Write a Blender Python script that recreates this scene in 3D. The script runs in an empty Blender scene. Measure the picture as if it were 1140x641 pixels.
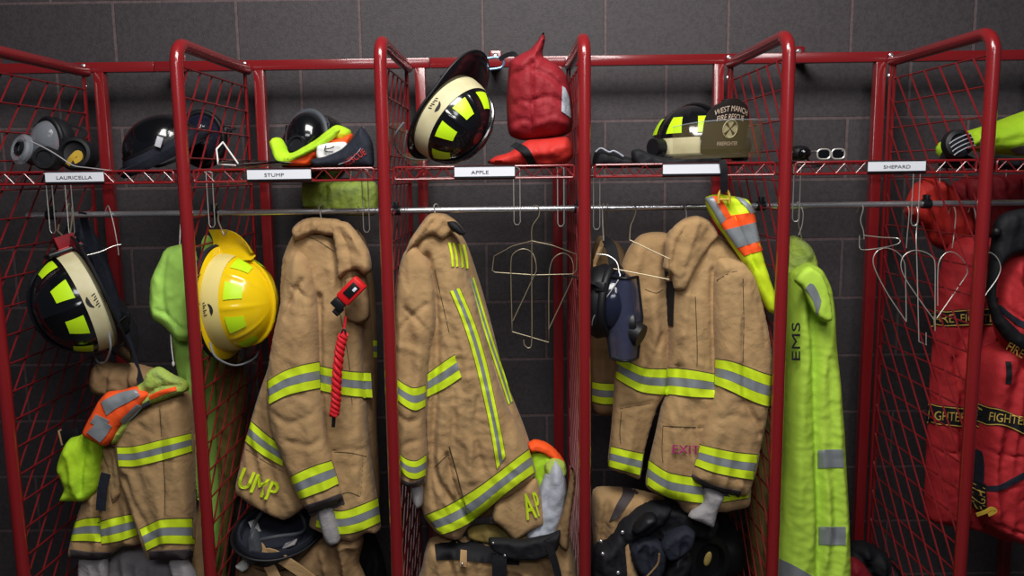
import bpy, bmesh, math, random
import numpy as np
from mathutils import Vector, Matrix
from mathutils.geometry import delaunay_2d_cdt
C = bpy.context.scene.collection
R_ = math.radians
rnd = random.Random(7)

# ---------------------------------------------------------------- camera, light, exposure
FPX, PITCH, YAW, ROLL = 924.6, 0.1390, 0.0036, -0.0131
CAM = Vector((-0.1797, -2.1242, 1.586))
cp, sp = math.cos(PITCH), math.sin(PITCH); cy, sy = math.cos(YAW), math.sin(YAW)
_r = Vector((cy, sy, 0)); FWD = Vector((-sy*cp, cy*cp, -sp)); _u = _r.cross(FWD)
RIGHT = _r*math.cos(ROLL) + _u*math.sin(ROLL); UP = -_r*math.sin(ROLL) + _u*math.cos(ROLL)
cam_data = bpy.data.cameras.new('camera'); cam = bpy.data.objects.new('camera', cam_data); C.objects.link(cam)
cam_data.sensor_width = 36; cam_data.lens = FPX/1140*36
cam.matrix_world = Matrix(((RIGHT.x, UP.x, -FWD.x, CAM.x), (RIGHT.y, UP.y, -FWD.y, CAM.y), (RIGHT.z, UP.z, -FWD.z, CAM.z), (0, 0, 0, 1)))
bpy.context.scene.camera = cam
vs = bpy.context.scene.view_settings
vs.view_transform = 'Standard'; vs.look = 'None'; vs.gamma = 1; vs.use_curve_mapping = False; vs.exposure = 0.0
w = bpy.data.worlds.new('world'); bpy.context.scene.world = w; w.use_nodes = True
w.node_tree.nodes['Background'].inputs[0].default_value = (0.55, 0.6, 0.75, 1); w.node_tree.nodes['Background'].inputs[1].default_value = 0.06

def area(name, loc, target, sx, sy_, power, col=(1, 1, 1)):
    d = bpy.data.lights.new(name, 'AREA'); d.shape = 'RECTANGLE'; d.size = sx; d.size_y = sy_; d.energy = power; d.color = col
    o = bpy.data.objects.new(name, d); C.objects.link(o); o.location = loc
    o.rotation_euler = (Vector(target)-Vector(loc)).to_track_quat('-Z', 'Y').to_euler()
    return o
area('fluorescent_tubes_middle', (-0.25, -1.15, 3.1), (-0.15, 0.15, 0.9), 1.2, 0.7, 58, (1.0, 0.98, 0.94))
area('fluorescent_tubes_side', (0.55, -1.9, 3.1), (0.1, 0.15, 0.9), 0.3, 0.9, 15, (1.0, 0.98, 0.95))
area('fluorescent_tubes_rear', (-0.1, -3.4, 2.9), (-0.1, 0.2, 0.9), 1.4, 0.5, 22, (0.97, 0.98, 1.0))

# ---------------------------------------------------------------- geometry of view: a pixel of the 1140x641 frame to a point at depth y
def P(px, py, y):
    d = FWD + RIGHT*((px-570)/FPX) - UP*((py-320.5)/FPX)
    return CAM + d*((y-CAM.y)/d.y)
def lin(c):
    return tuple(((v/255)/12.92 if v/255 <= 0.04045 else ((v/255+0.055)/1.055)**2.4) for v in c)+(1,)

# ---------------------------------------------------------------- materials
def mat(name, col, rough=0.6, metal=0.0, spec=0.5, col2=None, nscale=8, bump=None, coat=0, trans=0, alpha=1, sheen=0, ior=1.45):
    m = bpy.data.materials.new(name); m.use_nodes = True; nt = m.node_tree; b = nt.nodes['Principled BSDF']
    b.inputs['Base Color'].default_value = lin(col); b.inputs['Roughness'].default_value = rough
    b.inputs['Metallic'].default_value = metal; b.inputs['Specular IOR Level'].default_value = spec
    b.inputs['Coat Weight'].default_value = coat; b.inputs['Coat Roughness'].default_value = 0.08
    b.inputs['Transmission Weight'].default_value = trans; b.inputs['IOR'].default_value = ior
    b.inputs['Sheen Weight'].default_value = sheen; b.inputs['Alpha'].default_value = alpha
    tc = nt.nodes.new('ShaderNodeTexCoord')
    if col2:
        n = nt.nodes.new('ShaderNodeTexNoise'); n.inputs['Scale'].default_value = nscale; n.inputs['Detail'].default_value = 6
        nt.links.new(tc.outputs['Object'], n.inputs['Vector'])
        r = nt.nodes.new('ShaderNodeValToRGB'); r.color_ramp.elements[0].position = 0.35; r.color_ramp.elements[1].position = 0.7
        r.color_ramp.elements[0].color = lin(col); r.color_ramp.elements[1].color = lin(col2)
        nt.links.new(n.outputs['Fac'], r.inputs['Fac']); nt.links.new(r.outputs['Color'], b.inputs['Base Color'])
    if bump:
        prev = None
        for sc, st, dist in bump:
            n = nt.nodes.new('ShaderNodeTexNoise'); n.inputs['Scale'].default_value = sc; n.inputs['Detail'].default_value = 5
            n.inputs['Distortion'].default_value = 0.4
            nt.links.new(tc.outputs['Object'], n.inputs['Vector'])
            bp = nt.nodes.new('ShaderNodeBump'); bp.inputs['Strength'].default_value = st; bp.inputs['Distance'].default_value = dist
            nt.links.new(n.outputs['Fac'], bp.inputs['Height'])
            if prev: nt.links.new(prev.outputs['Normal'], bp.inputs['Normal'])
            prev = bp
        nt.links.new(prev.outputs['Normal'], b.inputs['Normal'])
    return m
M = {}
M['red'] = mat('red_powder_coat', (128, 28, 32), 0.22, 0, 0.5, coat=0.5, bump=[(60, 0.08, 0.001)])
M['redwire'] = mat('red_wire_coat', (118, 26, 30), 0.35, 0, 0.5)
M['chrome'] = mat('chrome', (225, 225, 230), 0.24, 0.85)
M['wire'] = mat('zinc_wire', (205, 202, 196), 0.35, 0.55)
M['brass'] = mat('dull_brass_wire', (150, 138, 112), 0.4, 0.4)
M['tan'] = mat('tan_turnout_cloth', (178, 145, 102), 0.85, 0, 0.25, col2=(164, 130, 90), nscale=5, bump=[(11, 0.55, 0.014), (34, 0.5, 0.006), (500, 0.25, 0.0006)], sheen=0.1)
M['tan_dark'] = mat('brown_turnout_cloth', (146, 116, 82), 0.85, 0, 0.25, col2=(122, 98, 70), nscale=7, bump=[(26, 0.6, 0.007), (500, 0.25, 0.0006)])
M['olive'] = mat('olive_cloth', (150, 128, 70), 0.85, 0, 0.2, col2=(110, 100, 60), nscale=14, bump=[(30, 0.5, 0.006)])
M['trim'] = mat('fluorescent_yellow_trim', (214, 240, 42), 0.5, 0, 0.3, bump=[(60, 0.25, 0.002)])
M['silver'] = mat('silver_reflective_trim', (140, 145, 150), 0.4, 0.15, 0.5, bump=[(60, 0.25, 0.002)])
M['stitch'] = mat('dark_stitching', (70, 58, 40), 0.9)
M['lime'] = mat('lime_mesh_cloth', (186, 226, 44), 0.8, 0, 0.2, col2=(170, 216, 50), nscale=6, bump=[(24, 0.45, 0.006), (420, 0.3, 0.0008)])
M['lime_pale'] = mat('pale_lime_cloth', (178, 228, 104), 0.8, 0, 0.2, bump=[(24, 0.35, 0.006), (420, 0.3, 0.0008)])
M['lime_crumple_and_shade'] = mat('crumpled_and_shaded_lime_cloth', (178, 200, 84), 0.8, 0, 0.2, col2=(150, 170, 96), nscale=26, bump=[(48, 0.7, 0.01)])
M['limejacket'] = mat('lime_jacket_cloth', (188, 226, 78), 0.7, 0, 0.25, bump=[(11, 0.4, 0.01), (300, 0.15, 0.0006)])
M['orange'] = mat('fluorescent_orange', (255, 92, 36), 0.7, 0, 0.3, bump=[(40, 0.4, 0.004)])
M['black'] = mat('black_nylon', (26, 26, 30), 0.7, 0, 0.3, bump=[(40, 0.5, 0.005), (500, 0.2, 0.0006)])
M['navy'] = mat('dark_navy_cloth', (34, 37, 48), 0.75, 0, 0.3, bump=[(30, 0.6, 0.008)])
M['gloss'] = mat('glossy_black_shell', (14, 15, 19), 0.16, 0, 0.6, coat=0.6)
M['plastic'] = mat('black_plastic', (22, 23, 27), 0.4, 0, 0.5)
M['greyrub'] = mat('grey_rubber', (70, 74, 80), 0.5, 0, 0.4)
M['rubber'] = mat('black_rubber', (20, 20, 24), 0.5, 0, 0.4)
M['yellow'] = mat('yellow_helmet_shell', (236, 198, 18), 0.2, 0, 0.5, coat=0.5)
M['yellowdull'] = mat('yellow_underside', (200, 160, 20), 0.5)
M['cream'] = mat('cream_helmet_band', (206, 198, 160), 0.5, 0, 0.4, col2=(190, 180, 140), nscale=20)
M['creamy'] = mat('pale_yellow_helmet_band', (226, 208, 130), 0.5, 0, 0.4)
M['limeref'] = mat('lime_reflector', (196, 240, 30), 0.35, 0, 0.5)
M['knit'] = mat('grey_knit', (158, 154, 156), 0.9, 0, 0.2, bump=[(120, 0.6, 0.003)])
M['cuff'] = mat('dark_leather_cuff', (72, 64, 66), 0.7, 0, 0.3, bump=[(80, 0.4, 0.003)])
M['bagred'] = mat('red_nylon_bag', (142, 32, 42), 0.65, 0, 0.3, col2=(130, 28, 36), nscale=10, bump=[(12, 0.6, 0.014), (34, 0.5, 0.006), (400, 0.2, 0.0006)])
M['bagred2'] = mat('bright_red_nylon', (190, 44, 38), 0.65, 0, 0.35, bump=[(26, 0.5, 0.008), (400, 0.2, 0.0006)])
M['coral'] = mat('red_wildland_pack_cloth', (186, 46, 52), 0.7, 0, 0.3, col2=(170, 38, 44), nscale=8, bump=[(22, 0.6, 0.008), (400, 0.2, 0.0006)])
M['grey'] = mat('grey_cloth', (176, 180, 192), 0.8, 0, 0.3, bump=[(80, 0.5, 0.004)])
M['white'] = mat('white_cloth', (226, 224, 222), 0.8, 0, 0.3, bump=[(30, 0.5, 0.006)])
M['card'] = mat('white_card', (226, 228, 236), 0.6)
M['ink'] = mat('black_ink', (30, 30, 34), 0.7)
M['skyblue'] = mat('blue_anodised', (120, 165, 200), 0.3, 0.7)
M['flashred'] = mat('red_flashlight_plastic', (214, 30, 34), 0.35, 0, 0.5)
M['crimson'] = mat('red_braided_cord', (210, 30, 42), 0.6, 0, 0.4, bump=[(160, 0.6, 0.003)])
M['pink'] = mat('magenta_marker', (170, 40, 110), 0.7)
M['letter'] = mat('gold_letter', (206, 172, 84), 0.6)
M['letterred'] = mat('red_white_letter', (240, 214, 190), 0.5)
M['redink'] = mat('red_badge', (170, 30, 30), 0.5)
M['leather'] = mat('black_leather_shield', (44, 38, 36), 0.55, 0, 0.4)
M['lens'] = mat('dark_lens', (30, 34, 52), 0.12, 0, 0.6, alpha=0.92)
M['clear'] = mat('clear_visor', (130, 116, 76), 0.06, 0, 0.5, alpha=0.14)
M['clearring'] = mat('clear_plastic_ring', (170, 175, 185), 0.15, 0, 0.5, alpha=0.35)
M['dryyellow'] = mat('yellow_rubber_latch', (200, 165, 60), 0.5)
M['blue'] = mat('deep_blue_cloth', (36, 40, 110), 0.7, bump=[(40, 0.5, 0.005)])

def wall_mat():
    m = bpy.data.materials.new('painted_block_wall'); m.use_nodes = True; nt = m.node_tree; b = nt.nodes['Principled BSDF']; N = nt.nodes.new; L = nt.links.new
    tc = N('ShaderNodeTexCoord'); sx = N('ShaderNodeSeparateXYZ'); L(tc.outputs['Object'], sx.inputs[0])
    cx = N('ShaderNodeCombineXYZ'); L(sx.outputs['X'], cx.inputs['X']); L(sx.outputs['Z'], cx.inputs['Y'])
    mp = N('ShaderNodeMapping'); mp.inputs['Location'].default_value = (WALL_U, WALL_V, 0); L(cx.outputs[0], mp.inputs['Vector'])
    br = N('ShaderNodeTexBrick'); L(mp.outputs[0], br.inputs['Vector']); br.offset = 0.5; br.offset_frequency = 2; br.squash = 1
    br.inputs['Scale'].default_value = 1; br.inputs['Brick Width'].default_value = .4064; br.inputs['Row Height'].default_value = .2032
    br.inputs['Mortar Size'].default_value = .0055; br.inputs['Mortar Smooth'].default_value = .35; br.inputs['Bias'].default_value = 0
    br.inputs['Color1'].default_value = lin((74, 68, 71)); br.inputs['Color2'].default_value = lin((69, 64, 67)); br.inputs['Mortar'].default_value = lin((104, 88, 90))
    n = N('ShaderNodeTexNoise'); n.inputs['Scale'].default_value = 90; n.inputs['Detail'].default_value = 5; L(tc.outputs['Object'], n.inputs['Vector'])
    mx = N('ShaderNodeMix'); mx.data_type = 'RGBA'; mx.blend_type = 'MULTIPLY'; mx.inputs[0].default_value = .45
    r = N('ShaderNodeValToRGB'); r.color_ramp.elements[0].position = .35; r.color_ramp.elements[1].position = .6; r.color_ramp.elements[0].color = (.45, .45, .45, 1)
    L(n.outputs['Fac'], r.inputs['Fac']); L(br.outputs['Color'], mx.inputs[6]); L(r.outputs['Color'], mx.inputs[7]); L(mx.outputs[2], b.inputs['Base Color'])
    b.inputs['Roughness'].default_value = .6; b.inputs['Specular IOR Level'].default_value = .35
    bp = N('ShaderNodeBump'); bp.inputs['Strength'].default_value = .5; bp.inputs['Distance'].default_value = .006; bp.invert = True; L(br.outputs['Fac'], bp.inputs['Height'])
    v = N('ShaderNodeTexNoise'); v.inputs['Scale'].default_value = 220; v.inputs['Detail'].default_value = 3; L(tc.outputs['Object'], v.inputs['Vector'])
    b2 = N('ShaderNodeBump'); b2.inputs['Strength'].default_value = .5; b2.inputs['Distance'].default_value = .003; L(v.outputs['Fac'], b2.inputs['Height']); L(bp.outputs['Normal'], b2.inputs['Normal'])
    L(b2.outputs['Normal'], b.inputs['Normal'])
    return m
WALL_U, WALL_V = 0.0728, -1.9541
M['wall'] = wall_mat()
M['floor'] = mat('dark_concrete_floor', (60, 56, 56), 0.5, col2=(48, 45, 46), nscale=6, bump=[(80, 0.2, 0.002)])
M['ceiling'] = mat('white_ceiling_tile', (120, 120, 118), 0.9, bump=[(60, 0.4, 0.004)])

# ---------------------------------------------------------------- mesh helpers
def wloc(o):
    v = Vector((0, 0, 0))
    while o: v += o.location; o = o.parent
    return v
class MB:
    def __init__(s): s.v = []; s.f = []; s.m = []; s.c = 0
    def add(s, vs_, fs, m=0):
        b = len(s.v); s.v += [tuple(p) for p in vs_]; s.f += [[i+b for i in f] for f in fs]; s.m += [m]*len(fs); return s
    def box(s, x0, x1, y0, y1, z0, z1, m=0, bev=0.0):
        if bev <= 0:
            return s.add([(x, y, z) for x in (x0, x1) for y in (y0, y1) for z in (z0, z1)],
                         [(0, 1, 3, 2), (4, 6, 7, 5), (0, 4, 5, 1), (2, 3, 7, 6), (0, 2, 6, 4), (1, 5, 7, 3)], m)
        bm = bmesh.new(); bmesh.ops.create_cube(bm, size=1)
        bmesh.ops.scale(bm, vec=(x1-x0, y1-y0, z1-z0), verts=bm.verts); bmesh.ops.translate(bm, vec=((x0+x1)/2, (y0+y1)/2, (z0+z1)/2), verts=bm.verts)
        bmesh.ops.bevel(bm, geom=bm.edges[:], offset=bev, segments=2, affect='EDGES', profile=.5)
        bm.verts.index_update(); s.add([v.co[:] for v in bm.verts], [[v.index for v in f.verts] for f in bm.faces], m); bm.free(); return s
    def tube(s, pts, r, n=8, m=0, closed=False, flat=None):
        pts = [Vector(p) for p in pts]; K = len(pts); rings = []
        t0 = (pts[1]-pts[0]).normalized(); up = Vector((0, 0, 1)) if abs(t0.z) < .9 else Vector((1, 0, 0))
        nrm = t0.cross(up).normalized(); vv = []
        for i in range(K):
            if closed: t = (pts[(i+1) % K]-pts[i-1]).normalized()
            else: t = (pts[min(i+1, K-1)]-pts[max(i-1, 0)]).normalized()
            nrm = (nrm - t*nrm.dot(t)).normalized(); bn = t.cross(nrm)
            rr = r[i] if isinstance(r, (list, tuple)) else r
            fl = flat if flat else 1
            for k in range(n):
                a = 2*math.pi*k/n; vv.append(pts[i]+nrm*(math.cos(a)*rr)+bn*(math.sin(a)*rr*fl))
        fs = []
        for i in range(K if closed else K-1):
            j = (i+1) % K
            for k in range(n):
                fs.append((i*n+k, i*n+(k+1) % n, j*n+(k+1) % n, j*n+k))
        if not closed: fs += [tuple(range(n))[::-1], tuple((K-1)*n+k for k in range(n))]
        return s.add(vv, fs, m)
    def cyl(s, a, b, r, n=16, m=0, r2=None):
        return s.tube([a, b], [r, r2 if r2 is not None else r], n, m)
    def ribbon(s, pts, width, thick, axis=(0, 1, 0), m=0):
        """a flat strap: pts is the centre line, width lies across in the plane at right angles to axis"""
        pts = [Vector(p) for p in pts]; ax = Vector(axis).normalized(); vv = []; K = len(pts)
        for i in range(K):
            t = (pts[min(i+1, K-1)]-pts[max(i-1, 0)]).normalized(); sd = t.cross(ax).normalized(); nn = sd.cross(t).normalized()
            ww = width[i] if isinstance(width, (list, tuple)) else width
            for a, b in ((-1, -1), (1, -1), (1, 1), (-1, 1)): vv.append(pts[i]+sd*(a*ww/2)+nn*(b*thick/2))
        fs = [(i*4+k, i*4+(k+1) % 4, i*4+4+(k+1) % 4, i*4+4+k) for i in range(K-1) for k in range(4)]
        return s.add(vv, fs+[(3, 2, 1, 0), tuple((K-1)*4+k for k in range(4))], m)
    def lathe(s, prof, n=32, m=0, mtx=None, closed=False):
        vv = [Vector((r*math.cos(2*math.pi*k/n), r*math.sin(2*math.pi*k/n), z)) for r, z in prof for k in range(n)]
        if mtx: vv = [mtx @ v for v in vv]
        K = len(prof); fs = [(i*n+k, i*n+(k+1) % n, ((i+1) % K)*n+(k+1) % n, ((i+1) % K)*n+k) for i in range(K if closed else K-1) for k in range(n)]
        if not closed: fs += [tuple(range(n))[::-1], tuple((K-1)*n+k for k in range(n))]
        return s.add(vv, fs, m)
    def ellip(s, c, rx, ry, rz, n=20, m=0, mtx=None, e=1.0):
        vv = []; fs = []; K = n//2
        for i in range(K+1):
            a = -math.pi/2+math.pi*i/K
            for k in range(n):
                b = 2*math.pi*k/n
                f = lambda t: math.copysign(abs(t)**e, t)
                vv.append(Vector((rx*f(math.cos(a))*f(math.cos(b)), ry*f(math.cos(a))*f(math.sin(b)), rz*f(math.sin(a)))))
        if mtx: vv = [mtx @ v for v in vv]
        vv = [v+Vector(c) for v in vv]
        for i in range(K):
            for k in range(n): fs.append((i*n+k, i*n+(k+1) % n, (i+1)*n+(k+1) % n, (i+1)*n+k))
        return s.add(vv, fs, m)
    def sheet(s, grid, m=0, matrow=None):
        nr, nc = len(grid), len(grid[0]); b = len(s.v)
        s.v += [tuple(p) for r in grid for p in r]
        for i in range(nr-1):
            for j in range(nc-1):
                s.f.append([b+i*nc+j, b+i*nc+j+1, b+(i+1)*nc+j+1, b+(i+1)*nc+j]); s.m.append(matrow[i] if matrow else m)
        return s
    def build(s, name, mats, parent=None, smooth=True, ang=40, local=False, fix=True):
        me = bpy.data.meshes.new(name); off = Vector((0, 0, 0)) if (local or not parent) else wloc(parent)
        me.from_pydata([(p[0]-off.x, p[1]-off.y, p[2]-off.z) for p in s.v], [], s.f)
        for k in (mats if isinstance(mats, (list, tuple)) else [mats]): me.materials.append(M[k] if isinstance(k, str) else k)
        me.polygons.foreach_set('material_index', s.m)
        if fix:
            bm = bmesh.new(); bm.from_mesh(me); bmesh.ops.remove_doubles(bm, verts=bm.verts, dist=1e-5)
            bmesh.ops.recalc_face_normals(bm, faces=bm.faces); bm.to_mesh(me); bm.free()
        if smooth:
            me.polygons.foreach_set('use_smooth', [True]*len(me.polygons)); me.set_sharp_from_angle(angle=R_(ang))
        me.update(); o = bpy.data.objects.new(name, me); C.objects.link(o)
        if parent: o.parent = parent
        return o
def tag(o, label=None, cat=None, group=None, kind=None):
    if label: o['label'] = label
    if cat: o['category'] = cat
    if group: o['group'] = group
    if kind: o['kind'] = kind
    return o
def thing(name, loc, label, cat, group=None):
    o = bpy.data.objects.new(name, None); C.objects.link(o); o.location = loc; o.empty_display_size = .05
    return tag(o, label, cat, group)
def copy_tree(o, parent=None):
    c = o.copy(); C.objects.link(c); c.parent = parent
    for ch in list(o.children):
        if ch.name in bpy.data.objects: copy_tree(ch, c)
    return c
def smoothline(pts, step=None, closed=False, n=6, ten=.5):
    P_ = [np.array(p, float) for p in pts]; K = len(P_); out = []
    for i in range(K if closed else K-1):
        p0 = P_[i-1] if (closed or i > 0) else P_[i]; p1 = P_[i]; p2 = P_[(i+1) % K]; p3 = P_[(i+2) % K] if (closed or i+2 < K) else p2
        for k in range(n):
            t = k/n; m1 = ten*(p2-p0); m2 = ten*(p3-p1); out.append((2*t**3-3*t*t+1)*p1+(t**3-2*t*t+t)*m1+(-2*t**3+3*t*t)*p2+(t**3-t*t)*m2)
    if not closed: out.append(P_[-1])
    return out
def text2d(s, size=1.0):
    cu = bpy.data.curves.new('lettering', 'FONT'); cu.body = s; cu.size = 1; cu.align_x = 'LEFT'; cu.resolution_u = 3
    o = bpy.data.objects.new('lettering', cu); C.objects.link(o)
    dg = bpy.context.evaluated_depsgraph_get(); me = bpy.data.meshes.new_from_object(o.evaluated_get(dg))
    v = [np.array(p.co[:2]) for p in me.vertices]; f = [list(p.vertices) for p in me.polygons]
    bpy.data.objects.remove(o); bpy.data.curves.remove(cu); bpy.data.meshes.remove(me)
    v = np.array(v); lo = v.min(0); v = v-lo; v = v/v[:, 1].max()
    return v*size, f      # height 1, width in proportion

# ---------------------------------------------------------------- cloth: a closed shell with its own rounded volume, folds and wrinkles
def crumple(X, Z, seed, cx=.075, cz=.12):
    """sharp-edged creases between facets"""
    X = X+.018*np.sin(19*Z+seed)+.008*np.sin(47*Z+2*seed); Z = Z+.02*np.sin(23*X+1.7*seed)
    u = X/cx+.35*Z/cz; v = Z/cz; iu = np.floor(u); iv = np.floor(v); F1 = np.full(u.shape, 9.); F2 = np.full(u.shape, 9.)
    for a in (-1, 0, 1):
        for b in (-1, 0, 1):
            pu = iu+a; pv = iv+b; h1 = np.modf(np.abs(np.sin(pu*127.1+pv*311.7+seed*17.3)*43758.5453))[0]; h2 = np.modf(np.abs(np.sin(pu*269.5+pv*183.3+seed*9.1)*43758.5453))[0]
            d = np.hypot(pu+h1-u, pv+h2-v); F2 = np.where(d < F1, F1, np.minimum(F2, d)); F1 = np.minimum(F1, d)
    return np.clip(F2-F1, 0, .6)
def segdist(X, Z, pl, closed=False):
    d = np.full(X.shape, 1e9); K = len(pl)
    for i in range(K if closed else K-1):
        a = pl[i]; b = pl[(i+1) % K]; ab = b-a; L2 = max(ab@ab, 1e-12)
        t = np.clip(((X-a[0])*ab[0]+(Z-a[1])*ab[1])/L2, 0, 1)
        d = np.minimum(d, np.hypot(X-a[0]-t*ab[0], Z-a[1]-t*ab[1]))
    return d
def inside(X, Z, pl):
    c = np.zeros(X.shape, bool); K = len(pl)
    for i in range(K):
        a = pl[i]; b = pl[i-1]
        if a[1] == b[1]: continue
        c ^= ((a[1] > Z) != (b[1] > Z)) & (X < (b[0]-a[0])*(Z-a[1])/(b[1]-a[1])+a[0])
    return c
class Cloth:
    def __init__(s, out, Y, T=.06, w=.06, folds=(), wr=.004, wr2=.002, vert=1.0, ang=0, back=.03, seed=1, step=.0065, sharp=False, slope=0, slopex=0, ref=None):
        s.seed = seed; s.Y = Y; T = T*.88 if T > .025 else T; w = w*.8; s.T = T; s.w = w; s.back = back
        pts = [np.array(P(x, y, Y))[[0, 2]] for x, y in out]
        pl = pts if sharp else smoothline(pts, closed=True, n=5, ten=.34)
        q = []
        for i in range(len(pl)):
            a = pl[i]; b = pl[(i+1) % len(pl)]; k = max(1, int(np.linalg.norm(b-a)/(step*1.4)))
            q += [a+(b-a)*j/k for j in range(k)]
        s.pl = q; arr = np.array(q); s.lo = arr.min(0); s.hi = arr.max(0); s.cz = (s.lo+s.hi)/2; s.slope = slope; s.slopex = slopex
        s.folds = []
        for f in folds:
            fp = [np.array(P(x, y, Y-T*.8))[[0, 2]] for x, y in f[0]]
            s.folds.append((smoothline(fp, n=4), f[1], f[2]))
        r = random.Random(seed*13+5); s.waves = []
        for k in range(9):
            wl = r.uniform(.05, .16); a = R_(ang)+r.gauss(0, .35)/vert
            s.waves.append((2*math.pi/wl*math.cos(a), 2*math.pi/wl*math.sin(a)/(1+1.2*vert), r.uniform(0, 6.28), r.uniform(.5, 1)))
        s.w2 = []
        for k in range(12):
            wl = r.uniform(.022, .055); a = r.uniform(0, 3.14)
            s.w2.append((2*math.pi/wl*math.cos(a), 2*math.pi/wl*math.sin(a), r.uniform(0, 6.28)))
        s.wr = wr; s.wr2 = wr2; s.step = step
    def h(s, X, Z):
        X = np.asarray(X, float); Z = np.asarray(Z, float)
        d = segdist(X, Z, s.pl, True)*np.where(inside(X, Z, s.pl), 1, 0)
        u = np.clip(d/s.w, 0, 1); prof = np.sqrt(np.clip(1-(1-u)**2, 0, 1))
        H = s.T*prof
        dx = .02*np.sin(9*Z+3*X+s.T*50); ex = np.clip(d/.02, 0, 1)
        n = sum(a*np.sin(kx*(X+dx)+kz*(Z+dx)+ph) for kx, kz, ph, a in s.waves)/3.0
        n = 1-2*np.sqrt(n*n+.02)
        H = H + s.wr*n*ex
        for j in range(0, 12, 4):
            n2 = sum(np.sin(.55*(kx*X+kz*Z)+ph+1.5*np.sin(17*X+23*Z+j)) for kx, kz, ph in s.w2[j:j+4])/1.6
            H = H + s.wr2*.55*(1-2.2*np.abs(n2)/(1+np.abs(n2)))*ex
        mk = .5+.5*np.sin(13*X+5*Z+s.seed)*np.sin(9*Z-4*X+2*s.seed)
        H = H + (s.wr2+.0005)*ex*(-1.9*crumple(X, Z, s.seed)*(.35+mk) + 1.0*crumple(X, Z, s.seed+3, .04, .05)*(1-mk))
        for pl, A, W in s.folds:
            dd = segdist(X, Z, pl); H = H + A*np.exp(-(dd/W)**2)*ex
        return np.maximum(H, -s.back*.5*prof)
    def yoff(s, X, Z):
        return s.slope*(Z-s.cz[1]) + s.slopex*(X-s.cz[0])
    def yat(s, X, Z): return s.Y + s.yoff(np.asarray(X), np.asarray(Z)) - s.h(X, Z)
    def hit(s, px, py, off=.0015):
        px = np.asarray(px, float); py = np.asarray(py, float); Yc = np.full(px.shape, s.Y-s.T*.7)
        D = [FWD[i]+RIGHT[i]*((px-570)/FPX)-UP[i]*((py-320.5)/FPX) for i in range(3)]
        for _ in range(5):
            t = (Yc-CAM.y)/D[1]; X = CAM.x+D[0]*t; Z = CAM.z+D[2]*t; Yc = .3*Yc+.7*s.yat(X, Z)
        return X, s.yat(X, Z)-off, Z
    def build(s, name, m, parent=None):
        st = s.step; xs = np.arange(s.lo[0], s.hi[0], st); zs = np.arange(s.lo[1], s.hi[1], st)
        X, Z = np.meshgrid(xs, zs); X = X + (np.arange(len(zs)) % 2)[:, None]*st*.5; X = X.ravel(); Z = Z.ravel()
        d = segdist(X, Z, s.pl, True); k = inside(X, Z, s.pl) & (d > st*.55); X = X[k]; Z = Z[k]
        n = len(s.pl); co = [Vector(p) for p in s.pl]+[Vector(p) for p in zip(X, Z)]
        r = delaunay_2d_cdt(co, [], [list(range(n))], 1, 1e-6)
        vc = np.array([v[:] for v in r[0]]); fs = [list(f) for f in r[2]]
        d = segdist(vc[:, 0], vc[:, 1], s.pl, True); edge = d < 1e-5
        H = s.h(vc[:, 0], vc[:, 1]); H[edge] = 0
        u = np.clip(d/s.w, 0, 1); B = s.back*np.sqrt(np.clip(1-(1-u)**2, 0, 1))
        yo = s.Y + s.yoff(vc[:, 0], vc[:, 1])
        N = len(vc); mb = MB(); idx = list(range(N)); V = [(vc[i, 0], yo[i]-H[i], vc[i, 1]) for i in range(N)]
        bi = {}
        for i in range(N):
            if edge[i]: bi[i] = i
            else: bi[i] = len(V); V.append((vc[i, 0], yo[i]+B[i]+.002, vc[i, 1]))
        mb.add(V, fs+[[bi[i] for i in reversed(f)] for f in fs])
        return mb.build(name, m, parent, ang=70)
    def quad(s, a, b, rows, na, off):
        """grid between two pixel lines a (top) and b (bottom) lying on the cloth"""
        a = np.array(smoothline(a, n=8)); b = np.array(smoothline(b, n=8))
        def rs(l):
            q = np.r_[0, np.cumsum(np.hypot(*np.diff(l, axis=0).T))]; t = np.linspace(0, q[-1], na)
            return np.c_[np.interp(t, q, l[:, 0]), np.interp(t, q, l[:, 1])]
        a = rs(a); b = rs(b); g = []
        for t in rows:
            p = a+(b-a)*t; X, Y, Z = s.hit(p[:, 0], p[:, 1], off); g.append(list(zip(X, Y, Z)))
        return g
def thick(mb, g, t=.0025, matrow=None, m=0):
    """a sheet with a back face and rim, so that it is a real layer of cloth"""
    mb.sheet(g, m, matrow); h = [[(p[0], p[1]+t, p[2]) for p in r] for r in g]; mb.sheet(h[::-1], m, matrow[::-1] if matrow else None)
    ed = lambda l1, l2: mb.sheet([l1, l2], matrow[0] if matrow else m)
    ed(g[0], h[0]); ed(g[-1], h[-1]); ed([r[0] for r in g], [r[0] for r in h]); ed([r[-1] for r in g], [r[-1] for r in h])
def stripe(cl, a, b, parent, name='reflective_stripe', na=None, off=.0035):
    rows = [0, .03, .15, .3, .34, .35, .5, .65, .66, .7, .85, .97, 1]
    mr = [2, 0, 0, 0, 2, 1, 1, 2, 0, 0, 0, 2]
    L = sum(math.dist(a[i], a[i+1]) for i in range(len(a)-1)); na = na or max(6, int(L/2.5))
    mb = MB(); thick(mb, cl.quad(a, b, rows, na, off), .0035, mr)
    return mb.build(name, ['trim', 'silver', 'stitch'], parent, ang=60)
def band(cl, a, b, parent, name, m, off=.003, t=.003, nr=6):
    L = sum(math.dist(a[i], a[i+1]) for i in range(len(a)-1)); mb = MB()
    thick(mb, cl.quad(a, b, list(np.linspace(0, 1, nr)), max(5, int(L/2.5)), off), t)
    return mb.build(name, m, parent, ang=60)
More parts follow.
